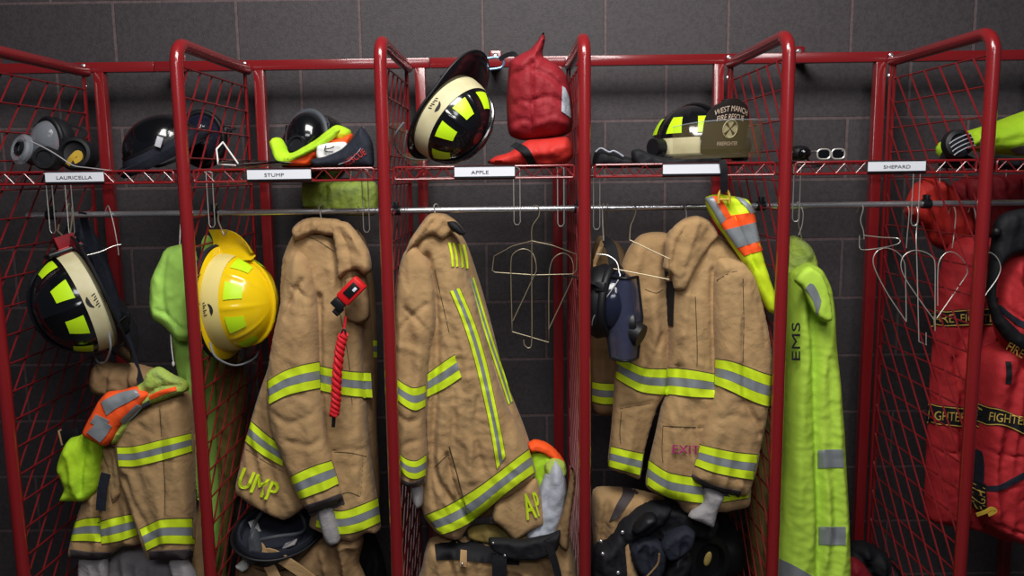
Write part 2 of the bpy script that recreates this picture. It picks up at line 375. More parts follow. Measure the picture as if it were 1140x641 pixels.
def lettering(cl, s, px, py, hpx, dx, dy, parent, m, off=.005, name='lettering', squeeze=1, bold=0, shear=None):
    """letters laid on the cloth; px,py is the lower left corner, (dx,dy) the baseline direction in the frame"""
    v, f = text2d(s); L = math.hypot(dx, dy); ux, uy = dx/L, dy/L; vx, vy = (uy, -ux) if shear is None else shear
    mb = MB()
    for ox in ((0,) if not bold else (-bold, 0, bold)):
        qx = px+hpx*squeeze*v[:, 0]*ux+hpx*v[:, 1]*vx+ox; qy = py+hpx*squeeze*v[:, 0]*uy+hpx*v[:, 1]*vy
        X, Y, Z = cl.hit(qx, qy, off+abs(ox)*.0002+ox*.0001)
        mb.add(list(zip(X, Y, Z)), f)
    return mb.build(name, m, parent, smooth=False, fix=False)
def seam(cl, par, *lines, r=.0011):
    for l in lines:
        p = np.array(smoothline(l, n=8)); X, Y, Z = cl.hit(p[:, 0], p[:, 1], .0002)
        MB().tube([Vector(q) for q in zip(X, Y, Z)], r, 5).build('seam', 'stitch', par)
def wirething(name, lines, r, m, label, cat='hanger', group=None, part=True, n=6):
    """bent wire things: lines = list of ([ (px,py,Y) ... ], part name)"""
    a = P(*lines[0][0][0]); root = thing(name, a, label, cat, group)
    for pts, pn, *sm in lines:
        p = [P(*q) for q in pts]
        if not sm: p = [Vector(q) for q in smoothline([tuple(q) for q in p], n=6)] if len(p) > 2 else p
        MB().tube(p, r, n).build(pn, m, root)
    return root
def straptube(pts, wd, th, name, m, parent, n=5, axis=(0, 1, 0)):
    p = [Vector(q) for q in smoothline([tuple(P(*q)) for q in pts], n=n)]
    return MB().ribbon(p, wd, th, axis).build(name, m, parent, ang=50)

# ================================================================ THE SETTING
WY = .718
MB().box(-4, 4, WY, WY+.2, -.1, 3.3).build('wall_back', 'wall', smooth=False)['kind'] = 'structure'
MB().box(-4, 4, -4.5, WY+.2, -.1, 0).build('floor', 'floor', smooth=False)['kind'] = 'structure'
MB().box(-4, 4, -4.5, WY+.2, 3.3, 3.4).build('ceiling', 'ceiling', smooth=False)['kind'] = 'structure'

# ================================================================ LOCKER RACK
S, D = .508, .568
TOPZ = 1.915
def make_divider():
    r = thing('locker_divider', (-3*S, 0, 0), '', 'locker divider')
    RB = .055; tr = .0165; zt = TOPZ
    pts = [(0, 0, .0), (0, 0, zt-RB)]+[(0, RB-RB*math.cos(a), zt-RB+RB*math.sin(a)) for a in [math.pi/2*k/7 for k in range(1, 8)]]+[(0, D-.005, zt)]
    MB().tube(pts, tr, 20).build('tube_frame', 'red', r, local=True)
    b = MB(); b.box(-.003, .003, D-.028, D-.018, .02, zt-.015); b.box(-.010, -.004, D-.014, D-.004, .02, zt-.012)
    b.build('rear_strip', 'red', r, local=True)
    m = MB(); z = zt-.055; z0 = .06; wr = .0026
    yA, yB = .012, D-.02
    while z > z0:
        m.tube([(0, yA, z), (0, yB, z)], wr, 6); z -= .0762
    # slanting wires fall towards the front
    k = -12; sl = 1.15
    zi = zt-.055
    c = -2.0
    while c < zi+.7:
        # line z = c + sl*(y)  from y=yA
        ya, yb = yA, yB; za, zb = c+sl*ya, c+sl*yb
        if za < z0: ya = (z0-c)/sl; za = z0
        if zb > zi: yb = (zi-c)/sl; zb = zi
        if yb > ya+.01: m.tube([(-.004, ya, za), (-.004, yb, zb)], wr, 6)
        c += .099
    m.build('wire_mesh', 'redwire', r, local=True)
    for zz in (.5, 1.1, 1.65):
        MB().tube([(0, .0, zz), (.0, .014, zz), (0, .03, zz)], .004, 8).build('weld_tab', 'red', r, local=True)
    MB().lathe([(.0, .002), (.035, .002), (.035, .008), (.018, .012), (.018, .03), (0, .03)], 20).build('foot_flange', 'red', r, local=True)
    for zz in (zt+.0, zt-.045):
        MB().lathe([(0, 0), (.007, 0), (.007, .004), (.004, .006), (0, .006)], 10, mtx=Matrix.Translation((-.007, D-.006, zz+.018 if zz == zt else zz)) @ Matrix.Rotation(R_(90), 4, 'X')).build('bolt', 'chrome', r, local=True)
    return r
names = ['leftmost red tube and wire mesh divider, cut by the left photo edge',
         'red wire mesh divider between the black hanging helmet and the yellow helmet',
         'red wire mesh divider left of the coat with the long vertical stripe',
         'red wire mesh divider right of the empty wire hanger and the red bag',
         'red wire mesh divider just left of the long lime jacket',
         'rightmost red wire mesh divider in front of the red pack']
dv = make_divider()
for i in range(6):
    o = dv if i == 0 else copy_tree(dv)
    o.location = ((i-3)*S, 0, 0); o['label'] = names[i]; o['group'] = 'mesh dividers of the locker rack'

def back_frame(x0, x1, ups, br, label):
    r = thing('back_frame', ((x0+x1)/2, D+.02, 0), label, 'locker frame', 'back frames of the locker rack')
    MB().box(x0+.001, x1-.001, D+.004, D+.034, 1.915, 1.946, bev=.002).build('top_rail', 'red', r)
    MB().box(x0+.001, x1-.001, D+.004, D+.034, .03, .06, bev=.002).build('bottom_rail', 'red', r)
    for u in ups: MB().box(u-.016, u+.016, D+.002, D+.034, 0, 1.915, bev=.002).build('upright', 'red', r)
    for b in br:
        m = MB(); m.box(b-.02, b+.02, WY-.006, WY-.0005, 1.93, 1.985, bev=.002); m.box(b-.02, b+.02, D+.0335, WY-.006, 1.930, 1.936)
        q = m.build('wall_bracket', 'red', r)
        MB().lathe([(0, 0), (.009, 0), (.009, .005), (.005, .008), (0, .008)], 6, mtx=Matrix.Translation((b, WY-.006, 1.968)) @ Matrix.Rotation(R_(90), 4, 'X')).build('bolt', 'chrome', q)
    return r
xr = lambda px: CAM.x+(px-570)/FPX*((D-CAM.y))*1.0
back_frame(-2.2, -1.313, [-3*S-.0+.033, -2.05], [-1.9], 'red back frame behind the leftmost two bays')
back_frame(-1.313, -.44, [-2*S+.033, -1*S+.036], [-1.285], 'red back frame behind the yellow helmet bay')
back_frame(-.44, .551, [-.038, S-.033], [-.235], 'red back frame behind the two middle bays')
back_frame(.551, 2.05, [2*S-.03, 3*S-.03], [.77], 'red back frame behind the rightmost two bays')

# shelves
SZ = 1.603
def make_shelf():
    r = thing('wire_shelf', (0, 0, SZ), '', 'wire shelf')
    x0, x1 = .026, S-.026
    m = MB(); zt, zb = -.003, -.033
    m.tube([(x0+.004, 0, zt), (x1-.004, 0, zt), (x1, 0, zt-.004), (x1, 0, zb+.004), (x1-.004, 0, zb), (x0+.004, 0, zb), (x0, 0, zb+.004), (x0, 0, zt-.004)], .003, 8, closed=True)
    n = 9; zz = []
    for k in range(n*2+1):
        zz.append((x0+(x1-x0)*k/(n*2), .0, zt-.001 if k % 2 else zb+.001))
    m.tube(zz, .002, 6)
    m.build('front_truss', 'red', r, local=True)
    m = MB()
    for k in range(19):
        x = x0+.006+(x1-x0-.012)*k/18; m.tube([(x, .0, -.0015), (x, D-.03, -.0015)], .0018, 5)
    for y in (.15, .3, .45): m.tube([(x0, y, -.006), (x1, y, -.006)], .003, 6)
    m.build('wire_deck', 'redwire', r, local=True)
    m = MB(); m.tube([(x0, D-.03, zt), (x1, D-.03, zt)], .003, 8); m.tube([(x0, D-.03, zb), (x1, D-.03, zb)], .003, 8)
    zz = [(x0+(x1-x0)*k/18, D-.03, zt if k % 2 else zb) for k in range(19)]; m.tube(zz, .002, 6)
    for x in (x0, x1): m.tube([(x, 0, zb), (x, D-.03, zb)], .0025, 6)
    m.build('rear_truss', 'redwire', r, local=True)
    return r
sh = make_shelf()
slab = ['red wire shelf holding the clear mask, left of the red post', 'red wire shelf carrying the crumpled orange vest and black flap',
        'red wire shelf holding the tilted black helmet and red bag', 'red wire shelf under the helmet with a clear visor',
        'red wire shelf carrying the small sunglasses, nearly empty', 'rightmost red wire shelf under the lime jacket',
        'red wire shelf cut by the left photo edge']
cards = ['LAURICELLA', 'STUMP', 'APPLE', '', 'SHEPARD', '', '']
cardpx = [(50, 115), (275, 346), (506, 573), (738, 803), (966, 1030)]
clab = ['white name card on the leftmost shelf edge', 'white name card under the crumpled orange and lime vest', 'white name card under the tilted black helmet',
        'blank white card below the clear visor', 'white name card near the sunglasses at the right']
for i in range(7):
    o = sh if i == 0 else copy_tree(sh)
    k = i if i < 6 else -1
    o.location = ((k-3)*S, 0, SZ); o['label'] = slab[i]; o['group'] = 'wire shelves of the locker rack'
    if i < 5:
        a = P(cardpx[i][0], 190, -.006).x; b = P(cardpx[i][1], 190, -.006).x
        r = thing('name_card', ((a+b)/2, -.006, SZ-.015), clab[i], 'name card', 'name cards on the shelf edges')
        MB().box(a, b, -.0075, -.0055, SZ-.0275, SZ-.003).build('paper_card', 'card', r, smooth=False)
        m = MB(); m.box(a-.001, b+.001, -.0054, -.0042, SZ-.032, SZ-.0005); m.box(a-.001, b+.001, -.009, -.0054, SZ-.032, SZ-.0285); m.box(a-.001, b+.001, -.009, -.0054, SZ-.0028, SZ-.0005)
        m.build('card_holder', 'plastic', r, smooth=False)
        if cards[i]:
            v, f = text2d(cards[i]); W = v[:, 0].max(); hh = .0085; sq = min(1.35, (b-a)*.62/(W*hh))
            off = (a+b)/2-W*hh*sq/2 - (.012 if i in (1, 2) else 0)
            MB().add([(off+p[0]*hh*sq, -.0083, SZ-.0215+p[1]*hh) for p in v], f).build('lettering', 'ink', r, smooth=False, fix=False)

# hanging rod
RY = .20; RZ = P(600, 232.5, RY).z
rod = thing('hanging_rod', (0, RY, RZ), 'long chrome rod running through all bays below the shelves', 'rod')
xL = P(30, 238, RY).x
MB().cyl((xL, RY, RZ), (2.0, RY, RZ), .0085, 20).build('rod_tube', 'chrome', rod)
for k in range(5):
    x = (k-3)*S+(.01 if k == 0 else .0)
    if k == 0: x = P(57, 238, RY).x
    m = MB(); m.cyl((x-.012, RY, RZ), (x+.012, RY, RZ), .013, 16); m.box(x-.006, x+.006, RY-.012, RY+.012, RZ, RZ+.026, bev=.002)
    m.build('rod_clamp', 'plastic', rod)
x = P(1031, 229, RY).x; m = MB(); m.cyl((x-.012, RY, RZ), (x+.012, RY, RZ), .013, 16); m.box(x-.006, x+.006, RY-.012, RY+.012, RZ, RZ+.026, bev=.002); m.build('rod_clamp', 'plastic', rod)

# thin wire hooks hanging from the shelves
hk = [(54, 'left of the black hanging helmet hook'), (75, 'directly above the black hanging helmet'), (233, 'directly above the yellow helmet'), (406, 'at the right end of the second bay'),
      (575, 'left of the empty hanger hook'), (624, 'right of the empty hanger hook'), (664, 'above the dark hanging face mask'), (887, 'above the long lime jacket'), (1020, 'by the rightmost mesh divider')]
for px, wl in hk:
    y0 = .12; a = P(px, 200, y0).x
    r = thing('wire_hook', (a, y0, SZ-.01), 'thin chrome wire hook under the shelf, '+wl, 'wire hook', 'wire hooks under the shelves')
    zt = SZ-.009; zb = RZ-.035+rnd.uniform(-.02, .012)
    pts = [(a-.008, y0, zt), (a-.008, y0, zb+.008), (a-.004, y0, zb), (a+.004, y0-.002, zb), (a+.009, y0-.003, zb+.008), (a+.009, y0-.002, zt-.002), (a+.006, y0, zt)]
    MB().tube(pts, .0013, 6).build('bent_wire', 'wire', r)
    MB().tube([(a-.012, y0, zt), (a-.004, y0, zt+.004), (a+.01, y0, zt)], .0016, 6).build('shelf_clip', 'wire', r)

# ================================================================ TURNOUT COATS
def cuff(cl, a, b, parent): return band(cl, a, b, parent, 'leather_cuff', 'cuff', .006, .006)
def knit(out, Y, parent, seed=1, name='knit_wristlet'):
    return Cloth(out, Y, T=.028, w=.026, wr=.003, wr2=.0015, back=.022, seed=seed, step=.005).build(name, 'knit', parent)

# ---- coat with the long vertical stripe (third bay)
def coat_vertical():
    r = thing('turnout_coat', P(490, 240, .12), 'tan turnout coat hanging sideways with one long vertical stripe and AP lettering', 'coat', 'tan turnout coats')
    back = Cloth([(500, 262), (518, 268), (536, 320), (550, 372), (562, 420), (582, 470), (592, 505), (585, 560), (500, 570), (480, 400)], .20, T=.05, w=.06, seed=3, wr=.005)
    back.build('back_panel', 'tan', r)
    stripe(back, [(522, 312), (540, 372), (556, 420), (566, 450)], [(528, 308), (546, 368), (562, 416), (571, 446)], r, name='reflective_stripe')
    body = Cloth([(480, 245), (498, 250), (512, 268), (521, 300), (534, 350), (547, 400), (562, 446), (580, 478), (589, 500), (596, 528), (575, 546), (556, 556), (536, 570), (524, 582), (514, 597), (502, 597), (486, 590), (472, 572), (468, 552), (474, 515), (470, 470), (462, 380), (452, 300), (462, 262)],
                 .13, T=.075, w=.07, seed=4, wr=.006, wr2=.0025, vert=2.2, ang=12,
                 folds=[([(486, 262), (500, 300), (520, 370), (540, 440), (560, 500)], -.004, .006), ([(476, 285), (485, 340), (486, 420), (482, 500), (492, 540), (522, 580)], -.022, .011),
                        ([(520, 420), (516, 460), (522, 500), (528, 530)], .010, .014), ([(533, 440), (528, 480), (538, 520)], -.008, .008), ([(508, 400), (504, 450), (508, 520)], -.006, .01),
                        ([(498, 505), (506, 540), (524, 582)], -.016, .007), ([(488, 508), (492, 540), (500, 560)], .012, .010), ([(478, 520), (484, 560)], -.01, .007)])
    b = body.build('coat_body', 'tan', r)
    stripe(body, [(501, 324), (515, 358), (528, 400), (540, 450), (548, 490), (553, 522)], [(512, 320), (528, 358), (541, 400), (552, 450), (560, 490), (563, 507)], b)
    stripe(body, [(473, 573), (500, 561), (530, 543), (556, 524), (574, 510), (589, 499)], [(492, 595), (512, 588), (535, 574), (560, 552), (578, 538), (595, 526)], b)
    stripe(body, [(474, 417), (490, 405), (506, 394)], [(474, 443), (496, 432), (514, 420)], b)
    for i, (x, y) in enumerate([(499, 270), (504, 270), (510, 271), (515, 272)]):
        band(body, [(x, y), (x+3, y+14), (x+4, y+27)], [(x+2.6, y), (x+5.6, y+14), (x+6.6, y+26)], b, 'fluorescent_letter', 'trim', .004, .002)
    seam(body, b, [(500, 497), (508, 525), (516, 555), (524, 580)], r=.002)
    seam(body, b, [(484, 300), (492, 335), (500, 370)], [(484, 520), (492, 512), (499, 506)])
    flap = Cloth([(552, 560), (570, 549), (596, 532), (602, 552), (606, 582), (592, 590), (573, 601), (562, 590), (548, 577)], .10, T=.022, w=.03, seed=9, wr=.002, back=.012)
    f = flap.build('coat_tail', 'tan', r)
    lettering(flap, 'A', 587, 578, 29, 12, -3.2, f, 'trim', name='fluorescent_letter', squeeze=.40, bold=.5)
    lettering(flap, 'P', 599.5, 573.5, 27, 12, -3.2, f, 'trim', name='fluorescent_letter', squeeze=.25, bold=.4)
    sl = Cloth([(462, 272), (449, 282), (442, 308), (438, 360), (437, 410), (438, 450), (441, 490), (446, 530), (452, 538), (473, 536), (476, 505), (474, 470), (477, 430), (480, 395), (485, 360), (484, 320), (478, 290)],
               .075, T=.05, w=.05, seed=5, wr=.004, wr2=.002, back=.03, slope=.03,
               folds=[([(440, 372), (458, 352), (474, 340)], -.007, .006), ([(452, 345), (470, 362), (482, 384)], -.008, .006), ([(438, 460), (456, 468), (474, 462)], -.006, .008), ([(445, 385), (465, 392), (478, 400)], .006, .01), ([(440, 500), (455, 492), (474, 488)], -.005, .008)])
    s_ = sl.build('sleeve', 'tan', r)
    stripe(sl, [(437, 416), (446, 424), (460, 431), (474, 428)], [(438, 440), (448, 450), (462, 457), (474, 452)], s_)
    stripe(sl, [(441, 500), (452, 510), (464, 512), (475, 505)], [(445, 522), (454, 531), (464, 533), (474, 529)], s_)
    cuff(sl, [(445, 531), (458, 537), (473, 531)], [(447, 538), (458, 541), (472, 536)], s_)
    knit([(457, 534), (470, 534), (471, 560), (464, 566), (459, 556)], .07, s_, 2)
    col = Cloth([(474, 242), (482, 237), (496, 238), (508, 246), (518, 259), (512, 262), (504, 258), (494, 268), (480, 262), (462, 275), (450, 288), (456, 268)], .075, T=.035, w=.025, seed=6, wr=.006, wr2=.003, back=.02,
                folds=[([(486, 240), (474, 258), (456, 280)], -.010, .006), ([(495, 242), (484, 256)], .006, .005)])
    c = col.build('collar', 'tan', r)
    cp_ = Cloth([(498, 247), (508, 247), (518, 259), (513, 262), (503, 256)], .05, T=.012, w=.015, wr=.001, back=.008); cp_.build('collar_opening', 'black', c)
    MB().tube([Vector(q) for q in smoothline([tuple(P(*q)) for q in [(484, 240, .10), (484, 234, .13), (483, 229, RY-.012), (486, 227, RY), (488, 230, RY+.013)]])], .0018, 6).build('hang_hook', 'wire', r)
coat_vertical()

# ---- coat with UMP on its tail (second bay)
def coat_tail():
    r = thing('turnout_coat', P(360, 245, .12), 'tan turnout coat with red flashlight clipped on and UMP lettering on the tail', 'coat', 'tan turnout coats')
    side = Cloth([(385, 262), (398, 268), (408, 300), (414, 360), (417, 420), (420, 480), (422, 560), (400, 560), (385, 400)], .20, T=.055, w=.04, seed=13, wr=.008, wr2=.005)
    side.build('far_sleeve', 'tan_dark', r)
    body = Cloth([(326, 262), (338, 252), (356, 250), (380, 254), (396, 266), (408, 290), (406, 330), (404, 400), (408, 450), (412, 500), (420, 552), (424, 589), (410, 590), (396, 600), (372, 594), (345, 582), (350, 560), (338, 500), (318, 400), (313, 330), (316, 285)],
                 .145, T=.07, w=.06, seed=14, wr=.005, vert=2.5,
                 folds=[([(366, 256), (374, 275), (378, 300), (376, 345)], -.016, .008), ([(384, 330), (392, 400), (394, 460), (396, 520)], -.006, .006), ([(356, 330), (357, 420), (362, 500)], -.02, .010), ([(372, 500), (392, 498), (410, 505)], -.006, .004),
                        ([(404, 500), (402, 552)], -.008, .004), ([(340, 265), (332, 285), (330, 320)], -.006, .01), ([(386, 262), (398, 280), (404, 300)], -.010, .007)])
    b = body.build('coat_body', 'tan', r)
    stripe(body, [(354, 406), (372, 410), (392, 413), (413, 414)], [(354, 434), (372, 438), (392, 441), (415, 443)], b)
    stripe(body, [(354, 562), (378, 568), (400, 562), (421, 553)], [(352, 586), (374, 594), (398, 592), (424, 581)], b)
    seam(body, b, [(372, 503), (390, 504), (408, 508)], [(404, 508), (403, 530), (401, 553)], [(374, 552), (388, 548), (402, 553)], [(378, 346), (388, 400), (392, 450)], [(330, 262), (350, 266), (372, 280)])
    tail = Cloth([(306, 380), (298, 410), (286, 445), (276, 480), (268, 515), (262, 545), (276, 558), (298, 571), (318, 578), (336, 567), (348, 552), (345, 500), (335, 440), (328, 390)], .12, T=.035, w=.04, seed=15, wr=.004, vert=2, back=.015,
                 folds=[([(276, 502), (296, 512), (314, 524)], -.004, .004)])
    t = tail.build('coat_tail', 'tan', r)
    seam(tail, t, [(274, 500), (292, 512), (315, 525)])
    stripe(tail, [(280, 468), (296, 482), (316, 497)], [(273, 491), (292, 506), (315, 519)], t)
    lettering(tail, 'UMP', 264, 540, 22, 36, 17, t, 'trim', name='fluorescent_letter', squeeze=.72, bold=.7, shear=(.38, -.93))
    sl = Cloth([(330, 280), (319, 300), (314, 330), (306, 366), (300, 400), (297, 440), (303, 478), (318, 516), (330, 545), (343, 566), (352, 566), (378, 556), (382, 548), (374, 520), (364, 480), (357, 440), (355, 400), (354, 350), (350, 310), (342, 286)],
               .085, T=.055, w=.05, seed=16, wr=.004, back=.03,
               folds=[([(318, 352), (330, 322), (336, 312)], -.010, .006), ([(326, 318), (340, 330), (352, 336)], -.008, .005), ([(332, 318), (336, 345)], -.006, .004), ([(306, 460), (325, 470), (352, 458)], -.005, .010), ([(322, 490), (345, 495), (366, 484)], -.006, .010), ([(335, 360), (330, 400)], .005, .012)])
    s_ = sl.build('sleeve', 'tan', r)
    stripe(sl, [(297, 424), (315, 413), (335, 406), (356, 402)], [(300, 450), (318, 441), (336, 436), (357, 432)], s_)
    stripe(sl, [(321, 531), (335, 524), (352, 517), (369, 512)], [(334, 556), (348, 551), (364, 545), (378, 538)], s_)
    cuff(sl, [(340, 562), (360, 556), (381, 548)], [(345, 573), (364, 568), (384, 560)], s_)
    knit([(354, 569), (370, 565), (376, 582), (379, 602), (368, 606), (360, 596)], .08, s_, 3)
    col = Cloth([(325, 256), (330, 249), (338, 244), (350, 242), (364, 243), (376, 244), (384, 250), (378, 262), (364, 262), (350, 260), (338, 266), (328, 268)], .09, T=.035, w=.022, seed=17, wr=.004, wr2=.004, back=.02,
                folds=[([(336, 245), (332, 264)], -.010, .004), ([(345, 243), (342, 262)], -.009, .004), ([(356, 243), (353, 262)], -.010, .004), ([(366, 244), (366, 262)], -.009, .004)])
    col.build('collar', 'tan', r)
    lap = Cloth([(368, 250), (376, 246), (388, 248), (400, 262), (411, 280), (414, 300), (406, 306), (398, 300), (388, 303), (377, 310), (375, 290), (372, 268)], .085, T=.028, w=.014, seed=19, wr=.003, wr2=.004, back=.015,
                folds=[([(378, 256), (386, 276), (390, 300)], -.008, .006), ([(392, 262), (404, 284), (408, 300)], .006, .006)])
    lap.build('collar_lapel', 'tan', r)
    pk = Cloth([(384, 309), (396, 306), (408, 312), (412, 352), (400, 360), (384, 352)], .10, T=.03, w=.02, seed=18, wr=.002, back=.012).build('radio_pocket', 'tan_dark', r)
    MB().tube([Vector(q) for q in smoothline([tuple(P(*q)) for q in [(358, 246, .12), (357, 240, .15), (355, 231, RY-.012), (358, 228, RY), (361, 231, RY+.013)]])], .0018, 6).build('hang_hook', 'wire', r)
coat_tail()
# flashlight with its cord is held on that coat
def flashlight():
    r = thing('flashlight', P(392, 328, .02), 'red right-angle flashlight clipped on the coat, above a red braided cord', 'flashlight')
    a, b = P(404, 311, .018), P(379, 336, .018); d = (b-a).normalized(); n = Vector((0, -1, 0)); sd = d.cross(n)
    T = Matrix(((sd.x, n.x, d.x, 0), (sd.y, n.y, d.y, 0), (sd.z, n.z, d.z, 0), (0, 0, 0, 1)))
    c = (a+b)/2
    def bx(cx, cy_, cz, sx, sy2, sz, nm, m, par, bev=.003):
        mb = MB(); mb.box(cx-sx, cx+sx, cy_-sy2, cy_+sy2, cz-sz, cz+sz, bev=bev); mb.v = [tuple(c+(T @ Vector(v))) for v in mb.v]; return mb.build(nm, m, par)
    h = bx(0, 0, 0, .021, .016, .036, 'housing', 'flashred', r, .006)
    bx(0, .0165, -.004, .012, .002, .020, 'lamp_window', 'plastic', h, .001); bx(-.004, .019, -.012, .004, .002, .006, 'switch', 'card', h, .001)
    bx(.0, .004, .048, .017, .014, .012, 'clip_body', 'plastic', r, .003); bx(-.012, .004, .062, .010, .010, .012, 'clip', 'black', r, .003)
    k = thing('braided_cord', P(378, 380, .02), 'red braided cord hanging from the clipped flashlight down the coat', 'cord')
    m = MB(); p = smoothline([tuple(P(*q)) for q in [(385, 352, .03), (382, 372, .022), (378, 392, .02), (375, 420, .02), (374, 445, .022), (372, 462, .025)]], n=14)
    p = [Vector(q) for q in p]
    m.tube(p[:16], .0035, 8)
    for ph in (0, 2.09, 4.19):
        m.tube([q+Vector((math.cos(i*.55+ph)*.0075, math.sin(i*.55+ph)*.0055, 0)) for i, q in enumerate(p[14:])], .0068, 8)
    m.build('braid', 'crimson', k)
    MB().tube([P(372, 460, .024), P(371, 475, .026)], .005, 8).build('end_loop', 'plastic', k)
    MB().tube([Vector(q) for q in smoothline([tuple(P(*q)) for q in [(383, 366, .02), (379, 374, .018), (381, 380, .018), (385, 374, .018)]], closed=True)], .002, 6, closed=True).build('cord_ring', 'plastic', k)
flashlight()

# ---- coat in the fourth bay
def coat_open():
    r = thing('turnout_coat', P(770, 245, .12), 'tan turnout coat with dark fastening strips hanging left of the lime jacket', 'coat', 'tan turnout coats')
    lf = Cloth([(712, 262), (699, 277), (690, 302), (686, 340), (685, 392), (683, 440), (680, 480), (677, 519), (694, 526), (712, 532), (718, 500), (726, 470), (734, 448), (745, 430), (748, 380), (742, 300), (745, 262), (728, 258)],
               .15, T=.05, w=.05, seed=21, wr=.006, wr2=.002, vert=1.5,
               folds=[([(700, 320), (712, 360), (716, 400)], -.012, .010), ([(722, 330), (728, 380), (722, 420)], .012, .014), ([(736, 372), (726, 400), (712, 430)], -.010, .008), ([(690, 455), (705, 452), (724, 448)], -.005, .006), ([(693, 470), (692, 500)], -.004, .004)])
    l = lf.build('left_front_panel', 'tan', r)
    seam(lf, l, [(690, 455), (705, 452), (724, 449)], [(692, 458), (690, 480), (691, 494)], [(718, 322), (730, 326), (738, 322)])
    stripe(lf, [(686, 395), (700, 402), (718, 409), (742, 410)], [(685, 421), (700, 430), (716, 437), (742, 440)], l)
    stripe(lf, [(680, 496), (696, 500), (716, 504)], [(677, 519), (694, 524), (712, 529)], l)
    body = Cloth([(742, 262), (756, 250), (776, 244), (792, 256), (812, 270), (830, 284), (842, 304), (847, 330), (846, 400), (842, 460), (836, 510), (833, 558), (810, 566), (782, 569), (760, 568), (752, 556), (736, 550), (719, 541), (722, 515), (730, 480), (736, 452), (742, 430), (744, 370), (742, 310)],
                 .125, T=.075, w=.06, seed=22, wr=.005, vert=2.2,
                 folds=[([(758, 262), (752, 300), (750, 360), (746, 420), (738, 450), (730, 480)], -.010, .006), ([(792, 300), (792, 360), (795, 430)], -.012, .008), ([(775, 330), (778, 390), (774, 440)], .006, .016), ([(738, 474), (760, 476), (790, 474)], -.004, .003), ([(756, 410), (745, 440), (738, 470)], -.016, .010),
                        ([(752, 505), (752, 560)], -.005, .003), ([(745, 398), (758, 372)], .008, .008)])
    b = body.build('coat_body', 'tan', r)
    stripe(body, [(726, 411), (744, 409), (770, 411), (797, 416)], [(726, 440), (744, 439), (770, 442), (797, 443)], b)
    stripe(body, [(722, 511), (738, 522), (752, 527), (790, 532), (834, 530)], [(719, 539), (736, 550), (752, 556), (790, 560), (833, 554)], b)
    band(body, [(742, 313), (741, 335), (740, 362)], [(751, 313), (750, 336), (749, 363)], b, 'fastening_strip', 'black', .004, .004)
    band(body, [(737, 298), (748, 287), (755, 296)], [(740, 306), (748, 300), (752, 302)], b, 'collar_fastening_patch', 'black', .006, .004)
    lettering(body, 'EXIT', 748, 503, 9, 32, 1, b, 'pink', off=.009, name='handwritten_word', squeeze=1.15, bold=.25)
    seam(body, b, [(738, 474), (762, 475), (790, 476)], [(738, 474), (737, 500), (738, 515)], [(752, 508), (752, 530), (752, 560)], [(774, 330), (776, 380), (776, 408)])
    sl = Cloth([(796, 292), (808, 286), (828, 290), (840, 304), (847, 330), (855, 366), (859, 392), (859, 420), (856, 446), (852, 470), (847, 492), (842, 520), (832, 548), (822, 550), (796, 542), (770, 531), (776, 500), (786, 466), (794, 436), (796, 400), (794, 350)],
               .062, T=.055, w=.055, seed=23, wr=.004, back=.03, slope=.0,
               folds=[([(798, 312), (815, 302), (838, 300)], -.006, .004), ([(826, 320), (828, 380), (827, 440)], -.007, .008), ([(790, 470), (815, 462), (846, 470)], -.005, .010), ([(845, 335), (852, 380)], -.004, .006), ([(828, 446), (840, 466), (846, 485)], -.012, .008)])
    s_ = sl.build('sleeve', 'tan', r)
    seam(sl, s_, [(798, 312), (815, 303), (838, 300)], [(827, 310), (828, 360), (827, 402)])
    stripe(sl, [(796, 399), (812, 401), (828, 406), (846, 413), (859, 417)], [(795, 428), (812, 435), (828, 443), (845, 450), (856, 453)], s_)
    stripe(sl, [(778, 494), (800, 499), (822, 503), (844, 505)], [(773, 518), (795, 526), (818, 531), (838, 534)], s_)
    cuff(sl, [(770, 527), (796, 540), (825, 546)], [(768, 535), (796, 549), (823, 553)], s_)
    knit([(784, 542), (806, 550), (799, 568), (794, 586), (780, 581), (766, 575), (772, 566), (782, 558)], .06, s_, 4)
    col = Cloth([(741, 268), (750, 252), (762, 243), (776, 240), (790, 246), (800, 262), (790, 275), (774, 300), (764, 322), (751, 322), (747, 306), (738, 298), (740, 284)], .07, T=.032, w=.025, seed=24, wr=.006, wr2=.003, back=.02,
                folds=[([(766, 246), (754, 275), (750, 300)], -.008, .006), ([(778, 246), (766, 276), (758, 306)], .006, .008), ([(748, 262), (744, 290)], .005, .006)])
    col.build('collar', 'tan', r)
    MB().tube([Vector(q) for q in smoothline([tuple(P(*q)) for q in [(764, 246, .10), (764, 236, .15), (762, 228, RY-.012), (765, 226, RY), (768, 229, RY+.013)]])], .0018, 6).build('hang_hook', 'wire', r)
coat_open()
# second coat half hidden behind the face mask
def coat_hidden():
    r = thing('turnout_coat', P(676, 260, .3), 'brown turnout coat mostly hidden behind the dark hanging face mask', 'coat', 'tan turnout coats')
    c = Cloth([(658, 300), (660, 276), (668, 262), (690, 272), (702, 300), (704, 400), (700, 455), (680, 462), (660, 455), (657, 380)], .34, T=.05, w=.05, seed=31, wr=.006, folds=[([(666, 290), (664, 400)], -.01, .01)])
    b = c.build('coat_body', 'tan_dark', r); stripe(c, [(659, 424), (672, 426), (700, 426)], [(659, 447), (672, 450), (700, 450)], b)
    MB().tube([Vector(q) for q in smoothline([tuple(P(*q)) for q in [(676, 262, .33), (676, 250, .28), (676, 236, RY+.014)]]+[(P(676, 230, RY).x, RY, RZ+.012), (P(676, 230, RY).x, RY-.012, RZ)])], .0018, 6).build('hang_hook', 'wire', r)
coat_hidden()
